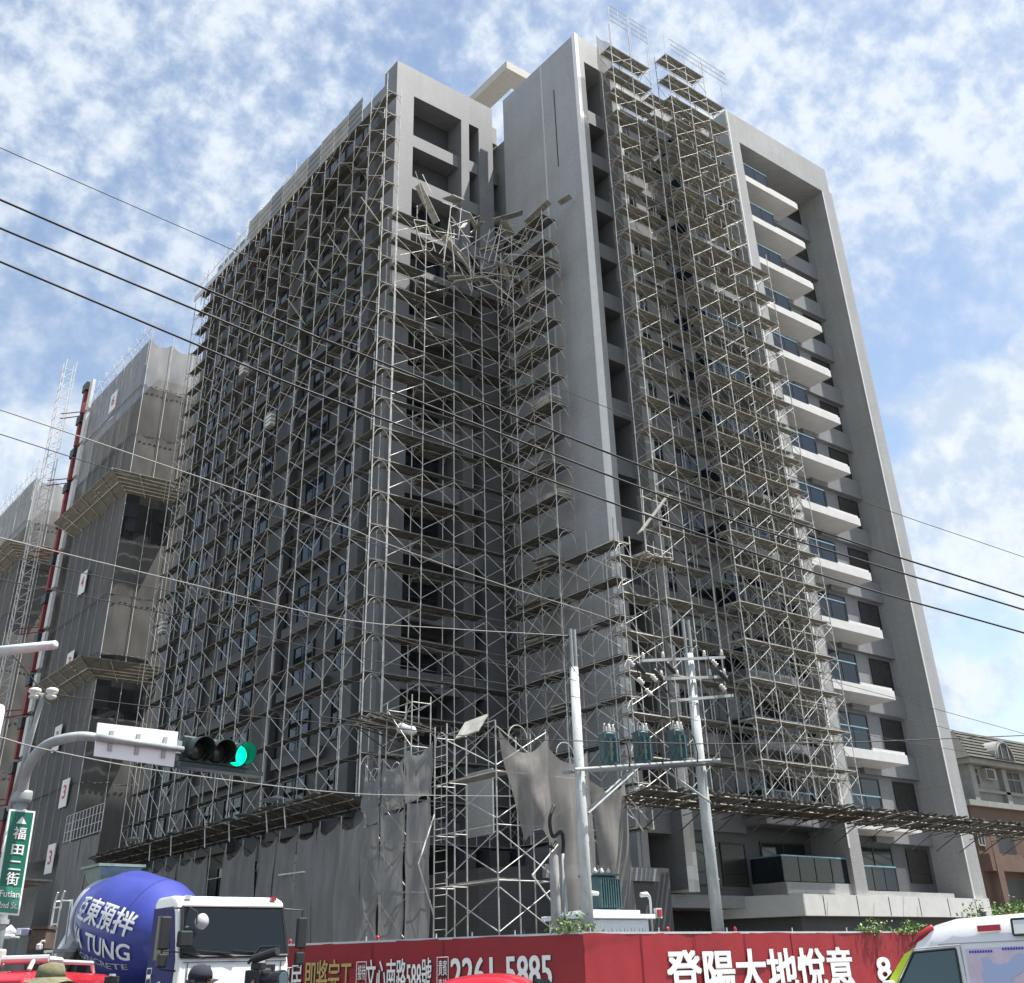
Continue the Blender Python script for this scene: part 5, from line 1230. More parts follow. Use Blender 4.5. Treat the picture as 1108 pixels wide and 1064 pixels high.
# signal head
def sig():
    L1, L3 = atk(212,811.5,13.05), atk(257,817.5,13.3); e = (L3-L1).normalized(); f = (EYE-L1); f = (f-e*f.dot(e)); f.z *= 0.2; f.normalize(); f = (f*1.0+e*0.12); f = (f-V((0,0,f.z))).normalized(); upv = e.cross(f); upv = upv if upv.z > 0 else -upv
    e2 = f.cross(upv).normalized(); e2 = e2 if e2.dot(e) > 0 else -e2
    t = thing('traffic_light', 'horizontal three lamp traffic light, its rightmost lamp lit green', 'traffic light', (L1+L3)/2)
    m_ = (L1+L3)/2; s = (L3-L1).length
    b = MB().obox(m_-f*0.10, e*(s*0.5+0.27), upv*0.235, f*0.09); b.build('housing', 'tlbody', t, bevel=0.03)
    b = MB().obox(m_-f*0.05-upv*0.285, e*(s*0.5+0.5), upv*0.04, f*0.14); b.build('mounting_rail', 'tlbody', t)
    MB().obox(L1-e*0.42-f*0.06, e*0.13, upv*0.11, f*0.11).build('mounting_bracket', 'galv', t)
    for i in range(3):
        c = L1+(L3-L1)*(i/2)
        lens = MB().lathe([(0,0.19),(0.03,0.18),(0.06,0.13),(0.075,0.03)], c-f*0.01, f, 24).build('lamp', 'tlon' if i == 2 else 'tloff', t, smooth=True)
        if i == 2: lens['label'] = 'lit green lamp'
        b = MB(); n_ = 20
        for k in range(n_+1):
            pass
        vs, fs = [], []
        for k in range(n_+1):
            a = -0.75*PI+1.5*PI*k/n_; d_ = upv*math.cos(a)+e2*math.sin(a); ln = 0.42*(0.62+0.38*math.cos(a*0.66))
            vs += [c+d_*0.215, c+d_*0.21+f*ln-upv*0.03, c+d_*0.20, c+d_*0.196+f*ln-upv*0.03]
        for k in range(n_):
            j = 4*k; fs += [(j,j+4,j+5,j+1),(j+2,j+3,j+7,j+6),(j+1,j+5,j+7,j+3)]
        b.add(vs, fs).build('visor', 'tlbody', t, smooth=False)
sig()
# green street name sign on the mast column
c = upright(atk(10.5,875.5,11.95), atk(38.5,878,12.15), (20.5,991), (-8,988.5))
t = thing('street_sign', 'tall green street name sign with white characters on the signal mast', 'street sign', (c[0]+c[2])/2)
o, n = quadpanel(t, c, 0.03, 'border', 'wht', 0)
def onp(u, v): return (c[0]*(1-u)+c[1]*u)*(1-v)+(c[3]*(1-u)+c[2]*u)*v
for v0, v1, mm in ((0.018, 0.742, 'sgreen'), (0.742, 0.982, 'sgreen2')):
    MB().prism([onp(0.07,v0)+n*0.004, onp(0.93,v0)+n*0.004, onp(0.93,v1)+n*0.004, onp(0.07,v1)+n*0.004], -n*0.003).build('sign_face', mm, t)
ex = (onp(1,.5)-onp(0,.5)).normalized(); ey = -(onp(.5,1)-onp(.5,0)).normalized(); Wd = (onp(1,.5)-onp(0,.5)).length; Hd = (onp(.5,1)-onp(.5,0)).length
def sgn(s, u, v, w_, h_, bold=0.02):
    q = MB(); put_text(q, s, onp(u, v)+n*0.009, ex, ey, w_*Wd, h_*Hd, bold); q.build('lettering', 'wht', t, fix=False)
MB().prism([onp(0.33,0.135)+n*0.009, onp(0.72,0.135)+n*0.009, onp(0.525,0.062)+n*0.009], -n*0.003).build('arrow', 'wht', t)
sgn('福', 0.27, 0.288, 0.48, 0.118); sgn('田', 0.30, 0.438, 0.44, 0.095, 0.03); sgn('二', 0.28, 0.585, 0.46, 0.085, 0.03); sgn('街', 0.27, 0.728, 0.48, 0.118)
sgn('Futian', 0.13, 0.842, 0.74, 0.062, 0.015); sgn('2nd St.', 0.13, 0.945, 0.74, 0.058, 0.015)
for q in range(2): MB().lathe([(0,0.17),(0.07,0.17)], (px_,py_,(2.6,3.9)[q]), (0,0,1), 14).build('strap', 'galv', t)
# lamp arm reaching in from the left
lp0, lp1 = at(-70,713,15.6), at(60,698,15)
t = thing('street_lamp', 'slim white lamp arm reaching into the picture at the left edge', 'street lamp', (lp0.x, lp0.y, 0))
MB().lathe([(0,0.11),(lp0.z*0.6,0.09),(lp0.z+0.1,0.07)], (lp0.x,lp0.y,0), (0,0,1), 12).build('post', 'galv', t, smooth=True)
mid = lp0+(lp1-lp0)*0.52
MB().path([lp0, mid], [0.05,0.045], 8).build('arm', 'mwhite', t, smooth=True)
MB().path([mid, lp1], [0.075,0.06], 10).build('lamp_head', 'mwhite', t, smooth=True, fix=True)
p = at(-2, 762, 14.2); t = thing('white_post', 'rounded top of a white post cut by the left edge', 'post', (p.x, p.y, 0))
MB().lathe([(0,0.10),(p.z-0.08,0.10),(p.z-0.02,0.08),(p.z,0.03)], (p.x,p.y,0), (0,0,1), 14).build('shaft', 'mwhite', t, smooth=True)

# ---------------------------------------------------------------- overhead cables
def cable(label, pts, r, mm='cable', group=None, n=60):
    """pts: (photo x, photo y, distance) of the supports and of the low points between them"""
    P = [at(*p) for p in pts]; out = []
    for i in range(len(P)-1):
        p0, p1, p2, p3 = P[max(i-1,0)], P[i], P[i+1], P[min(i+2,len(P)-1)]
        k = max(4, n//(len(P)-1))
        for q in range(k):
            u = q/k; out.append(0.5*((2*p1)+(p2-p0)*u+(2*p0-5*p1+4*p2-p3)*u*u+(3*p1-p0-3*p2+p3)*u*u*u))
    out.append(P[-1])
    return solo(MB().path(out, r, 5), 'overhead_cable', mm, label, 'cable', P[0], group, smooth=True)
def dd(x, d0, d1): return d0+(d1-d0)*(x+60)/1260
def ln(pts, d0, d1): 
    (x0,y0),(x1,y1) = pts[0],pts[1]; a = (-500, y0+(y1-y0)/(x1-x0)*(-500-x0)) if x0 <= 2 else None
    (x2,y2),(x3,y3) = pts[-2],pts[-1]; e = (1700, y3+(y3-y2)/(x3-x2)*(1700-x3)) if x3 >= 1100 else None
    pp = ([a] if a else [])+[p for p in pts if not (a and p[0] <= 2)]+([e] if e else [])
    return [(x,y,dd(x,d0,d1)) for x, y in pp]
cable('topmost of three thick black cables crossing the whole picture', ln([(0,216),(320,355),(370,375),(740,522),(945,594),(1108,646)],15,21), 0.018)
cable('middle of three thick black cables crossing the whole picture', ln([(0,247),(254,353),(370,402),(740,545),(930,606),(1108,660)],15,21), 0.018)
cable('lowest of three thick black cables crossing the whole picture', ln([(0,283),(170,355),(370,437),(740,572),(920,632),(1108,685)],15,21), 0.018)
cable('hair thin wire highest in the sky at the left', ln([(0,160),(244,267),(382,328),(700,458),(962,553),(1108,603)],22,34), 0.010)
cable('pale grey cable running down to the right towards the crossarms', [(x,y,dd(x,16,44)) for x,y in ((-60,424),(0,443.5),(185,506),(370,569),(417,588),(540,632),(661,671),(712,700))], 0.012, 'cableg')
cable('thin dark wire just below the pale cable over the near netted tower', [(x,y,dd(x,17,44)) for x,y in ((-60,452),(0,470),(133,512),(300,560),(480,612),(712,694))], 0.009)
cable('pale grey cable ending at the top of the left pale pole', [(x,y,dd(x,18,50)) for x,y in ((-60,566),(0,582),(185,627),(370,670),(480,680),(614,688))], 0.012, 'cableg')
cable('thin dark wire close below the pale cable to the left pole', [(x,y,dd(x,18,48)) for x,y in ((-60,588),(0,599),(145,632),(370,676),(520,715),(760,764))], 0.010)
cable('thin dark wire crossing the wraparound platforms', [(x,y,dd(x,18,48)) for x,y in ((-60,612),(0,627),(160,660),(390,712),(600,750),(755,780))], 0.010)
cable('pale cable from the left edge to the short concrete post', [(x,y,dd(x,14,62)) for x,y in ((-60,782),(0,798),(58,813),(185,836),(370,858),(480,861),(592,862))], 0.012, 'cableg')
cable('wire from the insulators on the signal mast to the facade corner', [(x,y,dd(x,18,62)) for x,y in ((53,751),(185,767),(370,784),(470,792))], 0.012)
cable('dark level cable passing before the transformers to the right edge', ln([(600,801),(700,804),(800,805),(930,803),(1108,796)],24,37)[:], 0.016)
cable('dark cable from the left podium corner to the transformers', [(x,y,36) for x,y in ((345,775),(470,793),(560,800),(600,801))], 0.014)
cable('upper thin wire sloping down to the right edge by the end pier', ln([(785,705),(915,741),(1000,764),(1108,794)],33,40), 0.010)
cable('middle thin wire sloping down to the right edge by the end pier', ln([(785,727),(928,768),(998,782),(1108,810)],33,40), 0.010)
cable('lowest thin wire sloping across the balconies to the pinkish house', ln([(785,755),(928,793),(1060,816),(1108,823)],33,40), 0.010)
cable('drooping lead along the transformers and left pole', [(x,y,35) for x,y in ((600,690),(640,745),(700,752),(760,762))], 0.009)
cable('dark slack wire over the near netted tower at the left', [(x,y,24) for x,y in ((-40,680),(6,703),(30,728),(44,748))], 0.014)

# ---------------------------------------------------------------- concrete mixer lorry
T = thing('mixer_lorry', 'white cab concrete mixer lorry with a big blue drum facing the camera', 'lorry', (12.0,25.5,0), rotz=3.17, local=True, scale=1.12)
prof = [(0.0,0.55),(0.02,1.15),(0.0,1.78),(-0.05,1.95),(-0.30,2.82),(-0.42,2.98),(-0.65,3.06),(-1.30,3.06),(-1.43,2.98),(-1.45,0.9),(-0.2,0.9),(-0.1,0.55)]
MB().prism([(-1.2,y,z) for y,z in prof], (2.4,0,0)).build('cab', 'carwht', T, bevel=0.07)
for s in (1,-1):
    nm = 'cabblue' if s > 0 else 'cabblue'
    d = MB().prism([(s*1.203,y,z) for y,z in ((-0.22,0.95),(-0.16,1.9),(-0.42,2.74),(-0.5,2.86),(-1.41,2.86),(-1.41,0.95))], (s*0.012,0,0)).build('door', 'cabblue', T)
    MB().prism([(s*1.217,y,z) for y,z in ((-0.42,1.98),(-0.62,2.70),(-1.15,2.72),(-1.15,1.92))], (s*0.006,0,0)).build('side_window', 'cglass', d)
    MB().box((s*1.216,-1.30,1.62),(s*1.25,-1.12,1.68)).build('handle', 'chrome', d)
    if s > 0:
        MB().lathe([(0,0.11),(0.006,0.11)], (1.217,-0.75,1.45), (1,0,0), 20).build('door_badge', 'wht', d)
        MB().lathe([(0,0.06),(0.004,0.06)], (1.224,-0.75,1.46), (1,0,0), 12).build('badge_mark', 'signred', d)
        q = MB()
        for a_, b_ in (((1.3),(1.72)),((1.75),(2.1))): pass
        for z in (1.25,1.42,1.6,1.78): q.box((1.2165,-1.38,z),(1.219,-1.18,z+0.02))
        q.box((1.2165,-1.40,1.25),(1.219,-1.38,1.8)).box((1.2165,-1.18,1.25),(1.219,-1.16,1.8)); q.build('door_marking', 'silver', d)
    # mirrors
    b = MB().path([(s*1.15,-0.25,2.82),(s*1.52,-0.12,2.80),(s*1.52,-0.10,1.75),(s*1.2,-0.12,1.72)], 0.022, 6).build('mirror_arm', 'black', T)
    MB().box((s*1.40,-0.16,2.08),(s*1.62,-0.04,2.66)).build('mirror', 'black', b, bevel=0.03)
    MB().box((s*1.40,-0.16,1.78),(s*1.60,-0.04,2.02)).build('lower_mirror', 'black', b, bevel=0.03)
MB().path([(1.0,-0.28,2.85),(1.02,0.22,2.72),(1.02,0.24,2.5)], 0.018, 6).build('front_mirror_arm', 'black', T)
MB().lathe([(0,0.03),(0.03,0.13),(0.08,0.15),(0.12,0.10),(0.14,0.02)], (0.86,0.20,2.55), (0,-1,0.1), 16).build('front_mirror', 'silver', T, smooth=True)
MB().box((1.05,0.05,2.12),(1.32,0.22,2.40)).build('kerb_mirror', 'black', T, bevel=0.03)
ws = [(-1.12,-0.025,1.99),(1.12,-0.025,1.99),(1.08,-0.272,2.80),(-1.08,-0.272,2.80)]
MB().prism([V(p)+V((0,0.008,0.003)) for p in ws], (0,0.022,0.006)).build('windscreen', 'cglass', T)
b = MB(); wsn = [V(p)+V((0,0.02,0.008)) for p in [(-1.16,-0.015,1.95),(1.16,-0.015,1.95),(1.12,-0.285,2.84),(-1.12,-0.285,2.84)]]
for i in range(4): b.bar(wsn[i], wsn[(i+1) % 4], 0.035, 6)
b.build('windscreen_seal', 'black', T)
for x in (-0.75,0.0,0.7): MB().path([(x,0.045,1.93),(x+0.45,0.03,2.04)], 0.018, 5).path([(x+0.1,0.05,2.0),(x+0.85,0.03,2.06)], 0.012, 5).build('wiper', 'black', T)
for x in (-0.7,0.72): MB().box((x-0.17,0.012,1.74),(x+0.17,0.06,1.80)).box((x-0.17,0.012,1.66),(x-0.11,0.06,1.74)).box((x+0.11,0.012,1.66),(x+0.17,0.06,1.74)).build('grab_handle', 'black', T)
MB().box((-0.9,0.022,0.75),(0.55,0.05,1.28)).build('grille', 'black', T, bevel=0.02)
MB().box((-0.85,0.051,1.08),(-0.25,0.07,1.11)).build('grille_bar', 'chrome', T)
b = MB().path([(0.34+0.24*math.cos(2*PI*i/24),0.075,1.18+0.21*math.sin(2*PI*i/24)) for i in range(25)], 0.028, 6, cap=False)
b.path([(0.14,0.075,1.18),(0.54,0.075,1.18)], 0.03, 6); b.path([(0.24,0.075,1.34),(0.24,0.075,1.02)], 0.022, 6); b.path([(0.44,0.075,1.34),(0.44,0.075,1.02)], 0.022, 6)
b.build('emblem', 'chrome', T, smooth=True)
for (x0_, z0_, x1_, z1_) in ((-1.12,1.855,1.12,1.87),(-1.0,1.36,1.0,1.372),(-1.02,0.66,-1.005,1.855),(1.005,0.66,1.02,1.855)): MB().box((x0_,0.015,z0_),(x1_,0.0235,z1_)).build('panel_gap', 'black', T)
for s in (1,-1): MB().box((s*1.02,-0.45,2.985),(s*0.90,-0.38,3.06)).build('marker_lamp', 'sigred' if s < 0 else 'lens', T)
MB().box((-0.95,-0.28,1.99),(0.95,-0.20,2.0)).build('dash_line', 'black', T)
q = MB(); put_text(q, '700', (-0.62,0.032,1.40), (-1,0,0), (0,0,1), 0.32, 0.10, 0.01); q.build('lettering', 'black', T, fix=False)
for s in (1,-1):
    MB().box((s*0.66,0.02,0.62),(s*1.16,0.06,0.86)).build('headlight', 'lens', T, bevel=0.03)
MB().box((-1.22,-0.15,0.30),(1.22,0.08,0.60)).build('bumper', 'carwht', T, bevel=0.04)
MB().box((-0.42,-8.4,0.75),(0.42,-0.3,1.0)).build('chassis', 'black', T)
def wheel(x, y, t, r=0.52, w_=0.32):
    o = MB().lathe([(-w_/2,r*0.62),(-w_/2,r*0.94),(-w_/2+0.04,r),(w_/2-0.04,r),(w_/2,r*0.94),(w_/2,r*0.62)], (x,y,r), (1,0,0), 28).build('wheel', 'rubber', t, smooth=False)
    MB().lathe([(-w_*0.45,r*0.6),(-w_*0.3,r*0.3),(w_*0.3,r*0.3),(w_*0.45,r*0.6)], (x,y,r), (1,0,0), 20).build('rim', 'silver', o, smooth=False)
for s in (1,-1):
    for y in (-1.0,-6.6,-7.9): wheel(s*1.0, y, T)
    MB().box((s*0.75,-8.6,1.1),(s*1.22,-5.9,1.16)).build('mudguard', 'black', T)
# drum on a tilted axis, chutes, hopper, ladder
ax0, ax1 = V((0.15,-2.0,2.2)), V((0.65,-6.6,3.15)); axd = (ax1-ax0).normalized()
dprof = [(0.0,0.52),(0.08,0.68),(0.7,0.92),(1.25,1.08),(1.4,1.11),(2.7,1.12),(2.85,1.09),(3.4,0.93),(4.0,0.75),(4.3,0.64)]
MB().lathe(dprof, ax0, axd, 40).build('drum', 'drum', T, smooth=True)
def dr(tt):
    for (a_, r1), (b_, r2) in zip(dprof, dprof[1:]):
        if a_ <= tt <= b_: return r1+(r2-r1)*(tt-a_)/(b_-a_)
    return 0.6
e1 = (V((1,0,0))-axd*axd.x).normalized(); e2 = axd.cross(e1); e2 = e2 if e2.z > 0 else -e2
def don(tt, ph, h=0.012): return ax0+axd*tt+(e2*math.cos(ph)+e1*math.sin(ph))*(dr(tt)+h)
def drum_text(s, t0, t1, p0, p1, bold, mm, name='lettering'):
    vs, fs, tw_, th_ = text_geo(s, 0.0)
    me = bpy.data.meshes.new('x'); me.from_pydata([tuple(v) for v in vs], [], fs); bm = bmesh.new(); bm.from_mesh(me)
    bmesh.ops.triangulate(bm, faces=bm.faces); 
    for _ in range(4):
        ed = [e for e in bm.edges if e.calc_length() > 0.10]
        if ed: bmesh.ops.subdivide_edges(bm, edges=ed, cuts=1); bmesh.ops.triangulate(bm, faces=bm.faces)
    bm.verts.index_update(); b = MB()
    for i, (dx, dy) in enumerate(((0,0),(1,0),(0,1),(1,1))): b.add([don(t0+(t1-t0)*(v.co.x+dx*bold)/tw_, p0+(p1-p0)*(v.co.y+dy*bold)/th_, 0.024+0.002*i) for v in bm.verts], [[v.index for v in f.verts] for f in bm.faces])
    bm.free(); bpy.data.meshes.remove(me)
    b.build(name, mm, T, fix=False)
drum_text('亞東預拌', 3.25, 0.75, 1.52, 1.05, 0.04, 'wht')
drum_text('YA TUNG', 3.35, 0.7, 1.98, 1.66, 0.035, 'wht')
drum_text('CONCRETE', 3.1, 0.8, 2.18, 2.06, 0.02, 'silver')
MB().lathe([(3.85,dr(3.85)+0.03),(4.0,dr(4.0)+0.05)], ax0, axd, 40).build('drum_ring', 'silver', T, smooth=True)
MB().add([(-0.1,-5.5,4.0),(0.95,-5.5,4.0),(0.95,-6.6,4.0),(-0.1,-6.6,4.0),(0.15,-5.8,3.55),(0.75,-5.8,3.55),(0.75,-6.4,3.55),(0.15,-6.4,3.55)],[(0,1,5,4),(1,2,6,5),(2,3,7,6),(3,0,4,7),(3,2,1,0)]).build('hopper', 'hopg', T)
MB().box((-0.15,-6.65,4.01),(1.0,-5.45,4.07)).build('hopper_rim', 'hopg', T)
MB().path([(0.6,-6.7,2.9),(0.8,-7.3,2.2),(0.9,-8.0,1.4)], [0.32,0.26,0.2], 10).build('chute', 'silver', T)
b = MB()
for x, y in ((1.25,-6.9),(1.25,-7.35)): b.path([(x,y,0.9),(x,y,3.35),(x,y+0.12,3.55)], 0.024, 6)
for k in range(7): b.bar((1.25,-6.9,1.05+0.36*k),(1.25,-7.35,1.05+0.36*k),0.018,5)
b.path([(1.25,-6.9,3.35),(1.25,-6.25,3.3),(1.25,-6.2,2.4)], 0.024, 6).path([(1.25,-7.35,3.35),(0.8,-7.45,3.4),(0.75,-7.45,2.4)], 0.024, 6)
b.build('ladder', 'silver', T)
MB().box((0.75,-7.4,2.25),(1.3,-6.8,2.32)).build('ladder_step', 'silver', T)
MB().box((-0.6,-7.4,1.0),(0.7,-6.7,2.4)).build('drum_pedestal', 'black', T)
MB().box((-0.6,-2.6,1.0),(0.6,-2.0,2.1)).build('front_pedestal', 'black', T)

# ---------------------------------------------------------------- ambulance
A = thing('ambulance', 'white high roof ambulance with red roof lights and a map poster', 'ambulance', (17.5,13.25,0), rotz=0.3, local=True)
# cross sections along the van (y forward)
secs = [(-0.02,0.60,0.86,0.70,0.80),(-0.15,0.45,1.02,0.80,0.78),(-0.70,0.35,1.18,0.84,0.74),(-0.86,0.33,1.30,0.845,0.73),(-1.62,0.32,1.93,0.85,0.68)]
top = [(-1.22,1.62),(-1.45,1.86),(-1.62,2.06),(-1.78,2.18),(-2.1,2.24),(-3.4,2.29),(-5.1,2.28),(-5.3,2.2)]
bodyp = [(0.0,0.35),(0.02,0.62),(-0.06,0.86),(-0.22,1.02),(-0.62,1.14),(-1.22,1.62),(-1.42,1.80),(-1.60,2.03),(-1.80,2.17),(-2.15,2.245),(-3.4,2.285),(-5.1,2.28),(-5.3,2.18),(-5.35,0.4)]
def hw(z): return 0.845 if z < 1.05 else (0.845-0.075*(z-1.05)/0.8 if z < 1.85 else (0.77-0.12*((z-1.85)/0.44)**2))
def vanmesh():
    b = MB(); n = 22; rows = []
    ylist = sorted({p[0] for p in bodyp} | {-0.4,-0.9,-1.0,-2.6,-3.0,-3.8,-4.2,-4.6}, reverse=True)
    def topz(y):
        pr_ = bodyp[1:13]
        for (a_, za), (b_, zb) in zip(pr_, pr_[1:]):
            if b_ <= y <= a_: return za+(zb-za)*((a_-y)/(a_-b_) if a_ != b_ else 0)
        return 0.62 if y > -0.1 else 2.18
    for y in ylist:
        zt = max(0.62, topz(min(y, 0.02))); ring = []
        taper = 1.0 if y < -0.3 else 0.86+0.14*min(1, (0.02-y)/0.32)
        for k in range(n+1):
            u = k/n                                    # from the left sill over the roof to the right sill
            if u <= 0.4: z = 0.35+(zt-0.08-0.35)*(u/0.4); x = -hw(z)*taper
            elif u >= 0.6: z = 0.35+(zt-0.08-0.35)*((1-u)/0.4); x = hw(z)*taper
            else:
                w_ = hw(zt-0.08)*taper; f = (u-0.5)/0.1; x = w_*f; z = zt-0.08*abs(f)**3
            ring.append(V((x, y, z)))
        rows.append(ring)
    vs = [p for r in rows for p in r]; fs = []
    for i in range(len(rows)-1):
        for k in range(n): fs.append((i*(n+1)+k, i*(n+1)+k+1, (i+1)*(n+1)+k+1, (i+1)*(n+1)+k))
    fs += [tuple(range(n+1)), tuple(range((len(rows)-1)*(n+1), len(rows)*(n+1)))[::-1]]
    return b.add(vs, fs)
body = vanmesh().build('body', 'carwht', A, smooth=True)
md = body.modifiers.new('split', 'EDGE_SPLIT'); md.split_angle = math.radians(28)
def side(poly, th, name, mm, par, s=-1, off=0.006):
    """panel laid on the van's flank: poly in (y, z)"""
    P = [V((s*(hw(z)+off), y, z)) for y, z in poly]
    return MB().prism(P, V((s*th,0,0))).build(name, mm, par)
for s in (-1, 1):
    d = side([(-1.12,0.45),(-0.98,1.12),(-1.52,1.80),(-2.22,1.83),(-2.22,0.45)], 0.008, 'door', 'carwht', A, s)
    side([(-1.00,1.14),(-1.50,1.77),(-2.14,1.80),(-2.14,1.12)], 0.006, 'side_window', 'cglass2', d, s, 0.016)
    q = MB(); P = [V((s*(hw(z)+0.024), y, z)) for y, z in ((-1.02,1.10),(-1.50,1.78),(-2.16,1.815),(-2.16,1.10))]
    for i in range(3): q.bar(P[i], P[i+1], 0.018, 5)
    q.build('window_seal', 'black', d)
    side([(-0.72,1.06),(-1.34,1.76),(-1.56,1.86),(-1.46,1.76),(-0.92,1.06)], 0.006, 'lime_stripe', 'lime', A, s)
    side([(-1.12,0.78),(-1.0,0.95),(-5.3,0.95),(-5.3,0.78)], 0.004, 'red_stripe', 'signred', A, s, 0.02)
    side([(-3.42,1.12),(-3.46,1.83),(-5.1,1.83),(-5.1,1.12)], 0.006, 'rear_window', 'cglass', A, s)
    MB().box((s*1.12,-1.15,1.18),(s*0.88,-1.0,1.40)).build('mirror', 'carwht', A, bevel=0.03)
    q = MB(); P = [V((s*(hw(z)+0.016), y, z)) for y, z in ((-1.08,0.45),(-0.96,1.10),(-1.50,1.83),(-2.24,1.86),(-2.24,0.45))]
    for i in range(4): q.bar(P[i], P[i+1], 0.007, 4)
    q.build('door_gap', 'brak', A)
    side([(-1.9,1.875),(-1.9,1.885),(-5.2,1.905),(-5.2,1.895)], 0.004, 'roof_seam', 'brak', A, s)
    for y in (-0.85,-4.3): 
        wheel(s*0.72, y, A, 0.33, 0.22)
        MB().lathe([(0,0.40),(0.03,0.40)], (s*0.815,y,0.36), (s,0,0), 24).build('wheel_arch', 'black', A)
    side([(-2.55,2.03),(-2.9,2.035),(-2.9,2.12),(-2.55,2.115)], 0.03, 'red_side_light' , 'sigred', A, s)
    side([(-3.1,1.98),(-3.5,1.985),(-3.5,2.17),(-3.1,2.165)], 0.05, 'floodlight', 'lens', A, s, 0.01)
    q = MB(); P = [V((s*(hw(z)+0.05), y, z)) for y, z in ((-3.08,1.965),(-3.52,1.97),(-3.52,2.185),(-3.08,2.18))]
    for i in range(4): q.bar(P[i], P[(i+1) % 4], 0.018, 5)
    q.build('floodlight_frame', 'black', A)
# poster with the map on the flank
po = side([(-2.3,1.0),(-2.3,1.80),(-3.38,1.82),(-3.38,1.0)], 0.004, 'map_poster', 'mappink', A, -1, 0.012)
blob = [(-2.48,1.42),(-2.55,1.55),(-2.52,1.66),(-2.62,1.69),(-2.68,1.60),(-2.78,1.57),(-2.92,1.60),(-3.0,1.68),(-3.1,1.72),(-3.2,1.70),(-3.26,1.62),(-3.2,1.52),(-3.08,1.46),(-2.95,1.40),(-2.86,1.30),(-2.72,1.33),(-2.64,1.27),(-2.52,1.30)]
side(blob, 0.003, 'map_shape', 'mapblue', po, -1, 0.019)
for (ya, yb, z, mm) in ((-2.36,-2.72,1.74,'starblue'),(-2.86,-3.2,1.765,'starblue'),(-2.95,-3.3,1.25,'signred'),(-2.95,-3.34,1.19,'signred')):
    q = MB(); k = 0
    y = ya
    while y > yb: q.prism([V((-(hw(z)+0.0165),y,z)),V((-(hw(z)+0.0165),y-0.03,z)),V((-(hw(z+.04)+0.0165),y-0.03,z+0.035)),V((-(hw(z+.04)+0.0165),y,z+0.035))], (-0.002,0,0)); y -= 0.04
    q.build('poster_print', mm, po, fix=False)
star = []
cy, cz = -3.68, 1.50
b = MB()
for k in range(3):
    a = k*PI/3; dy, dz = math.sin(a), math.cos(a)
    P = [V((-(hw(z)+0.018), y, z)) for y, z in ((cy+dy*0.19-dz*0.05,cz+dz*0.19+dy*0.05),(cy+dy*0.19+dz*0.05,cz+dz*0.19-dy*0.05),(cy-dy*0.19+dz*0.05,cz-dz*0.19-dy*0.05),(cy-dy*0.19-dz*0.05,cz-dz*0.19+dy*0.05))]
    b.prism(P, (-0.002-0.001*k,0,0))
b.build('medical_star', 'starblue', A)
# windscreen, roof light, front
MB().prism([(-0.72,-0.70,1.20),(0.72,-0.70,1.20),(0.66,-1.40,1.755),(-0.66,-1.40,1.755)], (0,0.012,0.02)).build('windscreen', 'cglass', A)
b = MB().grid(lambda u, v: V(((-0.62+1.24*u), -1.40-0.42*v-0.25*abs(2*u-1)**2*0.3, 1.83+0.30*v+0.10*math.sin(PI*v))), 12, 8)
b.build('roof_beacon', 'sigred', A, smooth=True)
for s in (-1,1): MB().path([(s*0.60,-1.42,1.84),(s*0.66,-1.62,2.0),(s*0.67,-1.84,2.13)], [0.05,0.075,0.04], 10).build('beacon_end', 'sigred', A, smooth=True)
MB().box((-0.78,-0.01,0.42),(0.78,0.06,0.62)).build('bumper', 'black', A, bevel=0.03)
for s in (-1,1): MB().box((s*0.45,-0.02,0.70),(s*0.72,0.03,0.86)).build('headlight', 'lens', A, bevel=0.03)
for y in (-3.9,): MB().lathe([(0,0.05),(0.08,0.05),(0.1,0.02)], (0,-2.5,2.25), (0,0,1), 10).build('aerial_base', 'black', A)

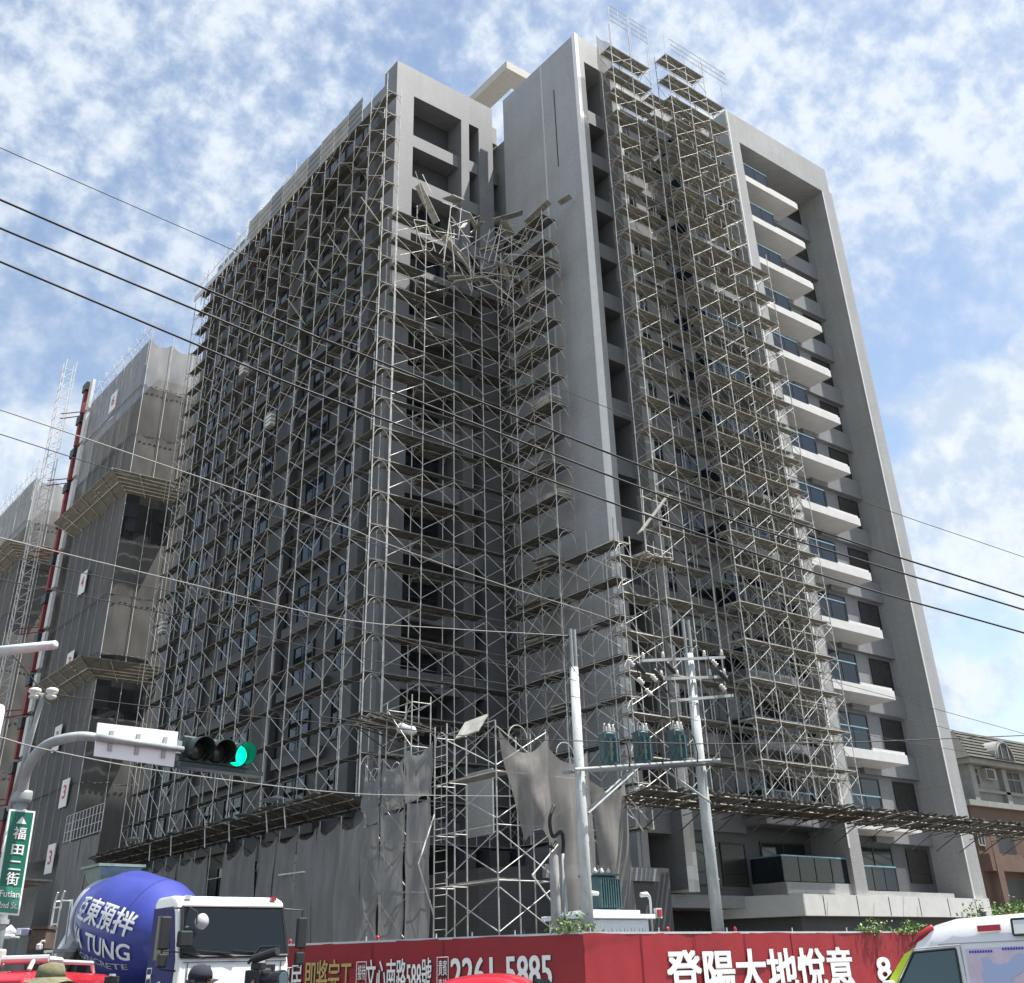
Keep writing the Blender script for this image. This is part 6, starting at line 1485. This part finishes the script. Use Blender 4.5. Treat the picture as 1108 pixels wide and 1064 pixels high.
# ---------------------------------------------------------------- cars
def car(name, label, x, y, rz, mm, L_=4.4, W_=1.76, H_=1.5, hatch=False, light=True):
    t = thing(name, label, 'car', (x,y,0), rotz=rz, local=True)
    hwd = W_/2
    # closed body by cross sections: (y, zbottom, ztop, half width at the top)
    if hatch: P = [(0,0.55,0.75,0.7),(-0.12,0.4,0.88,0.8),(-1.0,0.35,1.02,0.84),(-1.75,0.35,H_*0.93,0.66),(-2.1,0.35,H_,0.66),(-3.4,0.35,H_*0.995,0.66),(-L_+0.35,0.35,H_*0.95,0.64),(-L_+0.08,0.35,1.05,0.80),(-L_,0.5,0.9,0.76)]
    else: P = [(0,0.45,0.62,0.7),(-0.12,0.35,0.74,0.8),(-1.15,0.3,0.92,0.84),(-1.95,0.3,H_*0.93,0.58),(-2.3,0.3,H_*0.985,0.56),(-2.8,0.3,H_,0.56),(-3.25,0.3,H_*0.97,0.56),(-3.75,0.3,1.02,0.74),(-L_+0.1,0.35,0.98,0.78),(-L_,0.5,0.85,0.72)]
    vs, fs = [], []; n = 14
    for y_, zb, zt, wt in P:
        zs = min(0.9, zt*0.8)
        ring = [(-hwd*0.93,zb),(-hwd,zb+0.15),(-hwd,zs*0.85),(-hwd*0.97,zs),(-hwd*wt/0.88,zt-0.09),(-hwd*wt/0.88*0.92,zt-0.02),(-hwd*wt*0.5,zt+0.015)]
        ring += [(-x_,z_) for x_, z_ in reversed(ring)]
        vs += [(x_,y_,z_) for x_, z_ in ring]
    m_ = len(P)
    for i in range(m_-1):
        for k in range(n): fs.append((i*n+k, i*n+(k+1) % n, (i+1)*n+(k+1) % n, (i+1)*n+k))
    fs += [tuple(range(n))[::-1], tuple(range((m_-1)*n, m_*n))]
    o = MB().add(vs, fs).build('body', mm, t, smooth=True)
    md = o.modifiers.new('sub', 'SUBSURF'); md.levels = 2; md.render_levels = 2
    for s in (-1,1):
        for y_ in (-0.85,-L_+0.85): wheel(s*(hwd-0.12), y_, t, 0.32, 0.2)
        MB().box((s*(hwd-0.35),-0.06,0.6),(s*(hwd-0.08),-0.01,0.75)).build('headlight', 'lens', t, bevel=0.02)
        MB().box((s*(hwd-0.36),-L_-0.005,0.72),(s*(hwd-0.08),-L_+0.06,0.92)).build('tail_light', 'sigred', t, bevel=0.02)
    return t, P
c_ = at(516, 1057, 14.5)
t, P = car('red_car', 'red saloon car whose roof shows in front of the phone number banner', c_.x-1.61, c_.y+1.91, 0.70, 'carred', H_=1.66)
MB().prism([(-0.56,-1.2,1.0),(0.56,-1.2,1.0),(0.48,-1.95,1.50),(-0.48,-1.95,1.50)], (0,0.02,0.03)).build('windscreen', 'cglass', t)
MB().prism([(-0.5,-3.35,1.55),(0.5,-3.35,1.55),(0.58,-3.75,1.10),(-0.58,-3.75,1.10)], (0,-0.03,0.03)).build('rear_window', 'cglass', t)
for s in (-1,1): MB().prism([(s*0.80,-1.5,1.02),(s*0.66,-2.1,1.5),(s*0.66,-3.1,1.5),(s*0.80,-3.5,1.05)], (s*0.02,0,0)).build('side_window', 'cglass', t)
# red van with roof rails, seen from the rear
c_ = at(-58, 1040, 10.2)
t = thing('red_van', 'red van with silver roof rails at the lower left corner, its rear window below', 'van', (c_.x-0.15, c_.y, 0), rotz=-0.62, local=True, scale=0.93)
b = MB().prism([(-0.93,y,z) for y, z in ((0,0.4),(-0.02,1.0),(0.10,1.30),(0.28,1.80),(0.42,1.90),(0.8,1.93),(3.3,1.9),(3.9,1.5),(4.7,1.1),(4.75,0.4))], (1.86,0,0)).build('body', 'carred', t, bevel=0.08)
MB().prism([(-0.80,0.075,1.24),(0.80,0.075,1.24),(0.74,0.245,1.70),(-0.74,0.245,1.70)], (0,-0.02,0.008)).build('rear_window', 'cglass2', t)
q = MB(); put_text(q, 'CAZ', (0.50,0.232,1.725), (1,0,0), (0,0.22,0.97), 0.26, 0.07, 0.02); q.build('lettering', 'wht', t, fix=False)
MB().box((-0.86,0.26,1.80),(0.86,0.30,1.835)).build('spoiler_edge', 'carred', t)
for s in (-1,1):
    MB().path([(s*0.80,0.6,1.93),(s*0.80,0.7,2.02),(s*0.80,2.8,2.02),(s*0.80,2.9,1.92)], 0.025, 8).build('roof_rail', 'silver', t)
    for y in (0.9,3.9): wheel(s*0.84, y, t, 0.34, 0.22)
    MB().box((s*0.72,-0.03,0.95),(s*0.92,0.0,1.25)).build('tail_light', 'sigred', t)
MB().path([(-0.95,0.72,2.04),(0.95,0.72,2.04)], 0.035, 8).build('roof_bar', 'silver', t)
MB().box((0.28,0.62,1.97),(0.46,0.82,2.14)).build('roof_bracket', 'conc', t, bevel=0.02)
MB().prism([(0.3,0.85,2.0),(0.95,0.85,2.0),(0.9,1.4,2.0),(0.35,1.4,2.0)], (0,0,0.06)).build('roof_load', 'mwhite', t, bevel=0.03)
# goods standing behind the red van
def goods(px, py, d): return at(px, py, d)
p = at(30, 1030, 20); q0 = V((p.x, p.y, 0))
t = thing('flatbed_cart', 'dark flatbed cart heaped with boxes and bags behind the red van', 'cart', q0)
MB().box(q0+V((-2.2,-0.6,0.6)), q0+V((1.2,1.4,0.75))).build('bed', 'black', t)
MB().box(q0+V((-2.2,1.2,0.76)), q0+V((1.2,1.35,1.9))).build('side_board', 'black', t)
b = MB()
for x, y in ((-1.8,-0.4),(0.9,-0.4),(-1.8,1.2),(0.9,1.2)):
    o = MB().lathe([(-0.1,0.2),(-0.1,0.3),(0.1,0.3),(0.1,0.2)], q0+V((x,y,0.31)), (1,0,0), 18).build('wheel', 'rubber', t)
def box_at(name, label, cat, x0, y0, x1, y1, d, dep_, mm):
    a, c_ = at(x0, y1, d), at(x1, y0, d); w_ = (at(x1, y1, d)-a).length; h_ = c_.z-a.z
    t = thing(name, label, cat, (a.x, a.y, a.z), rotz=-0.65, local=True)
    MB().box((0,0,0),(w_,dep_,h_)).build('side', mm, t, bevel=0.02)
    return t, w_, h_
bx1, w1, h1 = box_at('cardboard_box', 'dark brown box standing on the cart behind the red van', 'box', 30, 1005, 47, 1028, 19.6, 0.5, 'brown')
MB().box((-0.02,-0.02,h1+0.004),(w1+0.02,0.52,h1+0.05)).build('lid', 'brown', bx1)
bx2, w2, h2 = box_at('cloth_bag', 'lilac cloth bag with a white label on the cart', 'bag', 16, 1004, 30, 1013, 19.7, 0.4, 'lilac')
MB().box((0.02,-0.03,0.02),(0.10,-0.005,h2-0.03)).build('label_patch', 'wht', bx2)
bx3, w3, h3 = box_at('white_sack', 'white sack lying at the left end of the cart', 'sack', -3, 1011, 12, 1016, 19.7, 0.4, 'mwhite')
MB().path([(0.02,0.1,h3),(w3*0.5,0.2,h3+0.08),(w3,0.2,h3)], [0.05,0.09,0.05], 8).build('sack_fold', 'mwhite', bx3, smooth=True)
bx4, w4, h4 = box_at('white_canister', 'small white canister beside the brown box', 'canister', 38, 1021, 43, 1028, 19.0, 0.12, 'mwhite')
MB().path([(w4*0.6,0.05,h4),(w4*1.0,0.05,h4+0.04),(w4*1.6,0.05,h4+0.04)], 0.02, 6).build('spout', 'mwhite', bx4)

# ---------------------------------------------------------------- people
def skin(name, verts, edges, radii, mm, parent, levels=1):
    me = bpy.data.meshes.new(name); me.from_pydata([tuple(v) for v in verts], edges, []); me.materials.append(MT[mm])
    o = bpy.data.objects.new(name, me); COL.objects.link(o); o.parent = parent; o['local'] = 1
    sk = o.modifiers.new('skin', 'SKIN'); sk.use_smooth_shade = True
    lay = me.skin_vertices[0] if len(me.skin_vertices) else None
    if lay is None:
        bpy.context.view_layer.objects.active = o
    for i, r in enumerate(radii):
        rr = r if isinstance(r, tuple) else (r, r); me.skin_vertices[0].data[i].radius = rr
    me.skin_vertices[0].data[0].use_root = True
    sb = o.modifiers.new('sub', 'SUBSURF'); sb.levels = levels; sb.render_levels = levels+1
    return o
def chain(start, pts): return [(start+i, start+i+1) for i in range(pts-1)]
def hand(parent, wrist, d, side_, palm_n, curl=0.6, name='hand'):
    """palm with four unequal bent fingers and a thumb from its side"""
    d, s, n = V(d).normalized(), V(side_).normalized(), V(palm_n).normalized(); w_ = V(wrist)
    vs = [w_, w_+d*0.045, w_+d*0.085]; rd = [0.024, (0.034,0.02), (0.036,0.017)]; ed = [(0,1),(1,2)]
    for i, (off, ln_) in enumerate(((-0.032,0.07),(-0.011,0.082),(0.011,0.076),(0.032,0.058))):
        b0 = len(vs); p = w_+d*0.092+s*off; vs.append(p); rd.append(0.0095); ed.append((2,b0)); dirv = d.copy()
        for j in range(3):
            dirv = (dirv*math.cos(curl*0.75)+n*math.sin(curl*0.75)).normalized(); p = p+dirv*ln_*(0.46,0.32,0.22)[j]; vs.append(p); rd.append(0.009-0.0012*j); ed.append((len(vs)-2,len(vs)-1))
    b0 = len(vs); p = w_+d*0.035-s*0.035; vs.append(p); rd.append(0.012); ed.append((1,b0))
    for j in range(2): p = p+(d*0.75-s*(0.55-0.4*j)+n*0.35).normalized()*(0.034,0.027)[j]; vs.append(p); rd.append(0.0105-0.001*j); ed.append((len(vs)-2,len(vs)-1))
    return skin(name, vs, ed, rd, 'skin', parent, 1)
def person(label, loc, rz, h, shirt, trousers, elbow_r, wrist_r, elbow_l, wrist_l, lean=0.0, hat='cap'):
    """local frame: facing +y, x to the right. Height h"""
    t = thing('person', label, 'person', loc, rotz=rz, local=True); k = h/1.75
    S = lambda x, y, z: V((x*k, y*k+lean*max(0, z-0.95)*k, z*k))
    hipL, hipR = S(-0.095,0,0.92), S(0.095,0,0.92)
    J = [S(0,0,0.96), S(0,0.0,1.12), S(0,-0.01,1.30), S(0,-0.01,1.42), S(0,0.0,1.50), S(0,0.02,1.56), S(0,0.025,1.63), S(0,0.015,1.70), S(0,0.0,1.745)]
    rd = [(0.15,0.115),(0.135,0.10),(0.165,0.11),(0.13,0.085),(0.055,0.055),(0.058,0.062),(0.072,0.088),(0.078,0.095),(0.05,0.06)]
    ed = chain(0, 9)
    def add(p, r, a): J.append(V(p)); rd.append(r); ed.append((a, len(J)-1)); return len(J)-1
    nose = add(S(0,0.118,1.635), 0.014, 6)
    for s, e_, w_ in ((1, elbow_r, wrist_r), (-1, elbow_l, wrist_l)):
        a = add(S(0.19*s,-0.01,1.405), (0.06,0.06), 3); b_ = add(S(*e_), 0.043, a); c_ = add(S(*w_), 0.028, b_)
        hp = add(S(0.095*s,0,0.90), (0.09,0.095), 0); kn = add(S(0.11*s,0.03,0.50), 0.06, hp); an = add(S(0.115*s,-0.01,0.09), 0.042, kn); add(S(0.125*s,0.15,0.045), (0.045,0.035), an)
    body = skin('body', J, ed, rd, 'skin', t, 1)
    # shirt, trousers, shoes
    idx = {}
    sh = [S(0,0,0.93), S(0,0,1.12), S(0,-0.01,1.30), S(0,-0.01,1.43)]; sr = [(0.168,0.132),(0.152,0.118),(0.18,0.126),(0.135,0.095)]; se = chain(0,4)
    for s, e_, w_ in ((1, elbow_r, wrist_r), (-1, elbow_l, wrist_l)):
        b0 = len(sh); sh += [S(0.195*s,-0.01,1.41), S(*e_)+ (S(0.19*s,-0.01,1.405)-S(*e_))*0.25]; sr += [0.075, 0.06]; se += [(3,b0),(b0,b0+1)]
    skin('shirt', sh, se, sr, shirt, t, 1)
    tr = [S(0,0,0.97), S(0,0,0.92)]; tq = [(0.16,0.128),(0.15,0.12)]; te = [(0,1)]
    for s in (1,-1):
        b0 = len(tr); tr += [S(0.10*s,0,0.86), S(0.112*s,0.03,0.50), S(0.118*s,-0.01,0.10)]; tq += [(0.105,0.11), 0.078, 0.066]; te += [(1,b0),(b0,b0+1),(b0+1,b0+2)]
    skin('trousers', tr, te, tq, trousers, t, 1)
    for s in (1,-1): MB().obox(S(0.122*s,0.06,0.04), (0.05*k,0,0), (0,0.145*k,0), (0,0,0.04*k)).build('shoe', 'black', t, bevel=0.025)
    # face
    hc = S(0,0.02,1.645)
    for s in (1,-1):
        MB().lathe([(-0.008,0.004),(-0.004,0.011),(0.004,0.011),(0.008,0.003)], S(0.032*s,0.103,1.655), (0,1,0), 8).build('eye', 'black', t, smooth=True)
        MB().lathe([(-0.012,0.012),(0,0.03),(0.012,0.012)], S(0.083*s,0.005,1.635), (1,0,0.1), 10).build('ear', 'skin', t, smooth=True)
    MB().path([S(-0.024,0.102,1.585), S(0,0.112,1.583), S(0.024,0.102,1.585)], 0.006, 6).build('mouth', 'maroon', t, smooth=True)
    # hair below the hat and the hat
    MB().lathe([(0,0.092),(0.05,0.098),(0.09,0.092)], S(0,-0.012,1.60), (0,-0.12,1), 16).build('hair', 'hair', t, smooth=True)
    if hat == 'cap':
        c = MB().lathe([(0,0.105),(0.05,0.104),(0.09,0.085),(0.115,0.045),(0.122,0.01)], S(0,0.0,1.675), (0,-0.10,1), 20).build('cap', 'navy', t, smooth=True)
        MB().grid(lambda u, v: S((u-0.5)*0.15*(1-0.25*v), 0.09+0.075*v-0.05*(2*u-1)**2, 1.69-0.015*v-0.02*(2*u-1)**2), 8, 4).build('brim', 'navy', c, smooth=True)
        MB().lathe([(0,0.02),(0.004,0.018)], S(-0.097,0.03,1.715), (-1,0.2,0.25), 10).build('cap_badge', 'signred', c)
    else:
        c = MB().lathe([(0,0.112),(0.06,0.104),(0.10,0.088),(0.115,0.02)], S(0,0.0,1.675), (0,-0.06,1), 20).build('bucket_hat', 'olive', t, smooth=True)
        MB().grid(lambda u, v: S(math.sin(2*PI*u)*(0.108+0.075*v), 0.0+math.cos(2*PI*u)*(0.112+0.075*v), 1.69-0.04*v+0.012*math.sin(6*PI*u)*v), 32, 3).build('brim', 'olive', c, smooth=True)
    return t, S
def camera_kit(name, label, loc, rz, s=1.0, big=False):
    t = thing(name, label, 'camera', loc, rotz=rz, local=True)
    MB().box((-0.07*s,-0.06*s,-0.05*s),(0.07*s,0.05*s,0.06*s)).build('camera_body', 'black', t, bevel=0.012)
    l = MB().lathe([(0,0.045*s),(0.09*s,0.045*s),(0.10*s,0.052*s),(0.16*s,0.055*s)], (0,0.05*s,0), (0,1,0), 16).build('lens_barrel', 'black', t, smooth=False)
    MB().lathe([(0,0.045*s),(0.004,0.04*s)], (0,0.212*s,0), (0,1,0), 14).build('glass', 'cglass2', l)
    MB().box((-0.03*s,-0.05*s,0.061*s),(0.03*s,0.03*s,0.10*s)).build('viewfinder', 'black', t, bevel=0.006)
    MB().box((-0.05*s,-0.02*s,0.101*s),(0.05*s,0.0,0.113*s)).build('hot_shoe', 'silver', t)
    if big:
        MB().path([(0.0,-0.1*s,0.1*s),(0,0.0,0.19*s),(0,0.16*s,0.19*s)], 0.014, 6).build('top_handle', 'black', t)
        MB().path([(0.06*s,0.0,0.12*s),(0.06*s,0.2*s,0.16*s)], 0.035, 10).build('microphone', 'black', t)
    return t
p = at(52, 1060, 8.2)
RZ = -0.55-PI/2
# facing right in the picture
t1, S1 = person('person in an olive bucket hat holding up a camera at the lower left corner', (p.x, p.y, 0), RZ, 1.76, 'khaki', 'jeans', (0.30,0.10,1.20), (0.13,0.36,1.46), (-0.28,0.12,1.18), (-0.12,0.38,1.44), 0.02, 'hat')
hand(t1, S1(0.13,0.36,1.46), (-0.25,0.8,0.5), (0,-0.4,1), (-0.9,0.2,0), 0.9); hand(t1, S1(-0.12,0.38,1.44), (0.25,0.8,0.5), (0,0.4,-1), (0.9,0.2,0), 0.9)
M1 = M4.Rotation(RZ, 4, 'Z'); cpos = V((p.x,p.y,0))+(M1 @ S1(0.0,0.47,1.56))
camera_kit('camera', 'black camera held by the person in the bucket hat', cpos, RZ, 1.25)
p = at(214, 1060, 9.3); RZ2 = -0.30-PI/2
t2, S2 = person('person in a navy cap and maroon shirt raising a video camera before the lorry', (p.x, p.y, 0), RZ2, 1.73, 'maroon', 'navy', (0.32,0.16,1.30), (0.16,0.38,1.55), (-0.30,0.18,1.28), (-0.10,0.40,1.52), 0.03, 'cap')
hand(t2, S2(0.16,0.38,1.55), (-0.2,0.7,0.7), (0,-0.5,0.9), (-0.9,0.2,0), 0.9); hand(t2, S2(-0.10,0.40,1.52), (0.25,0.8,0.5), (0,0.4,-1), (0.9,0.2,0), 0.9)
M2 = M4.Rotation(RZ2, 4, 'Z'); cpos = V((p.x,p.y,0))+(M2 @ S2(0.03,0.50,1.66))
camera_kit('video_camera', 'black video camera raised by the person in the navy cap', cpos, RZ2-0.9, 1.35, True)
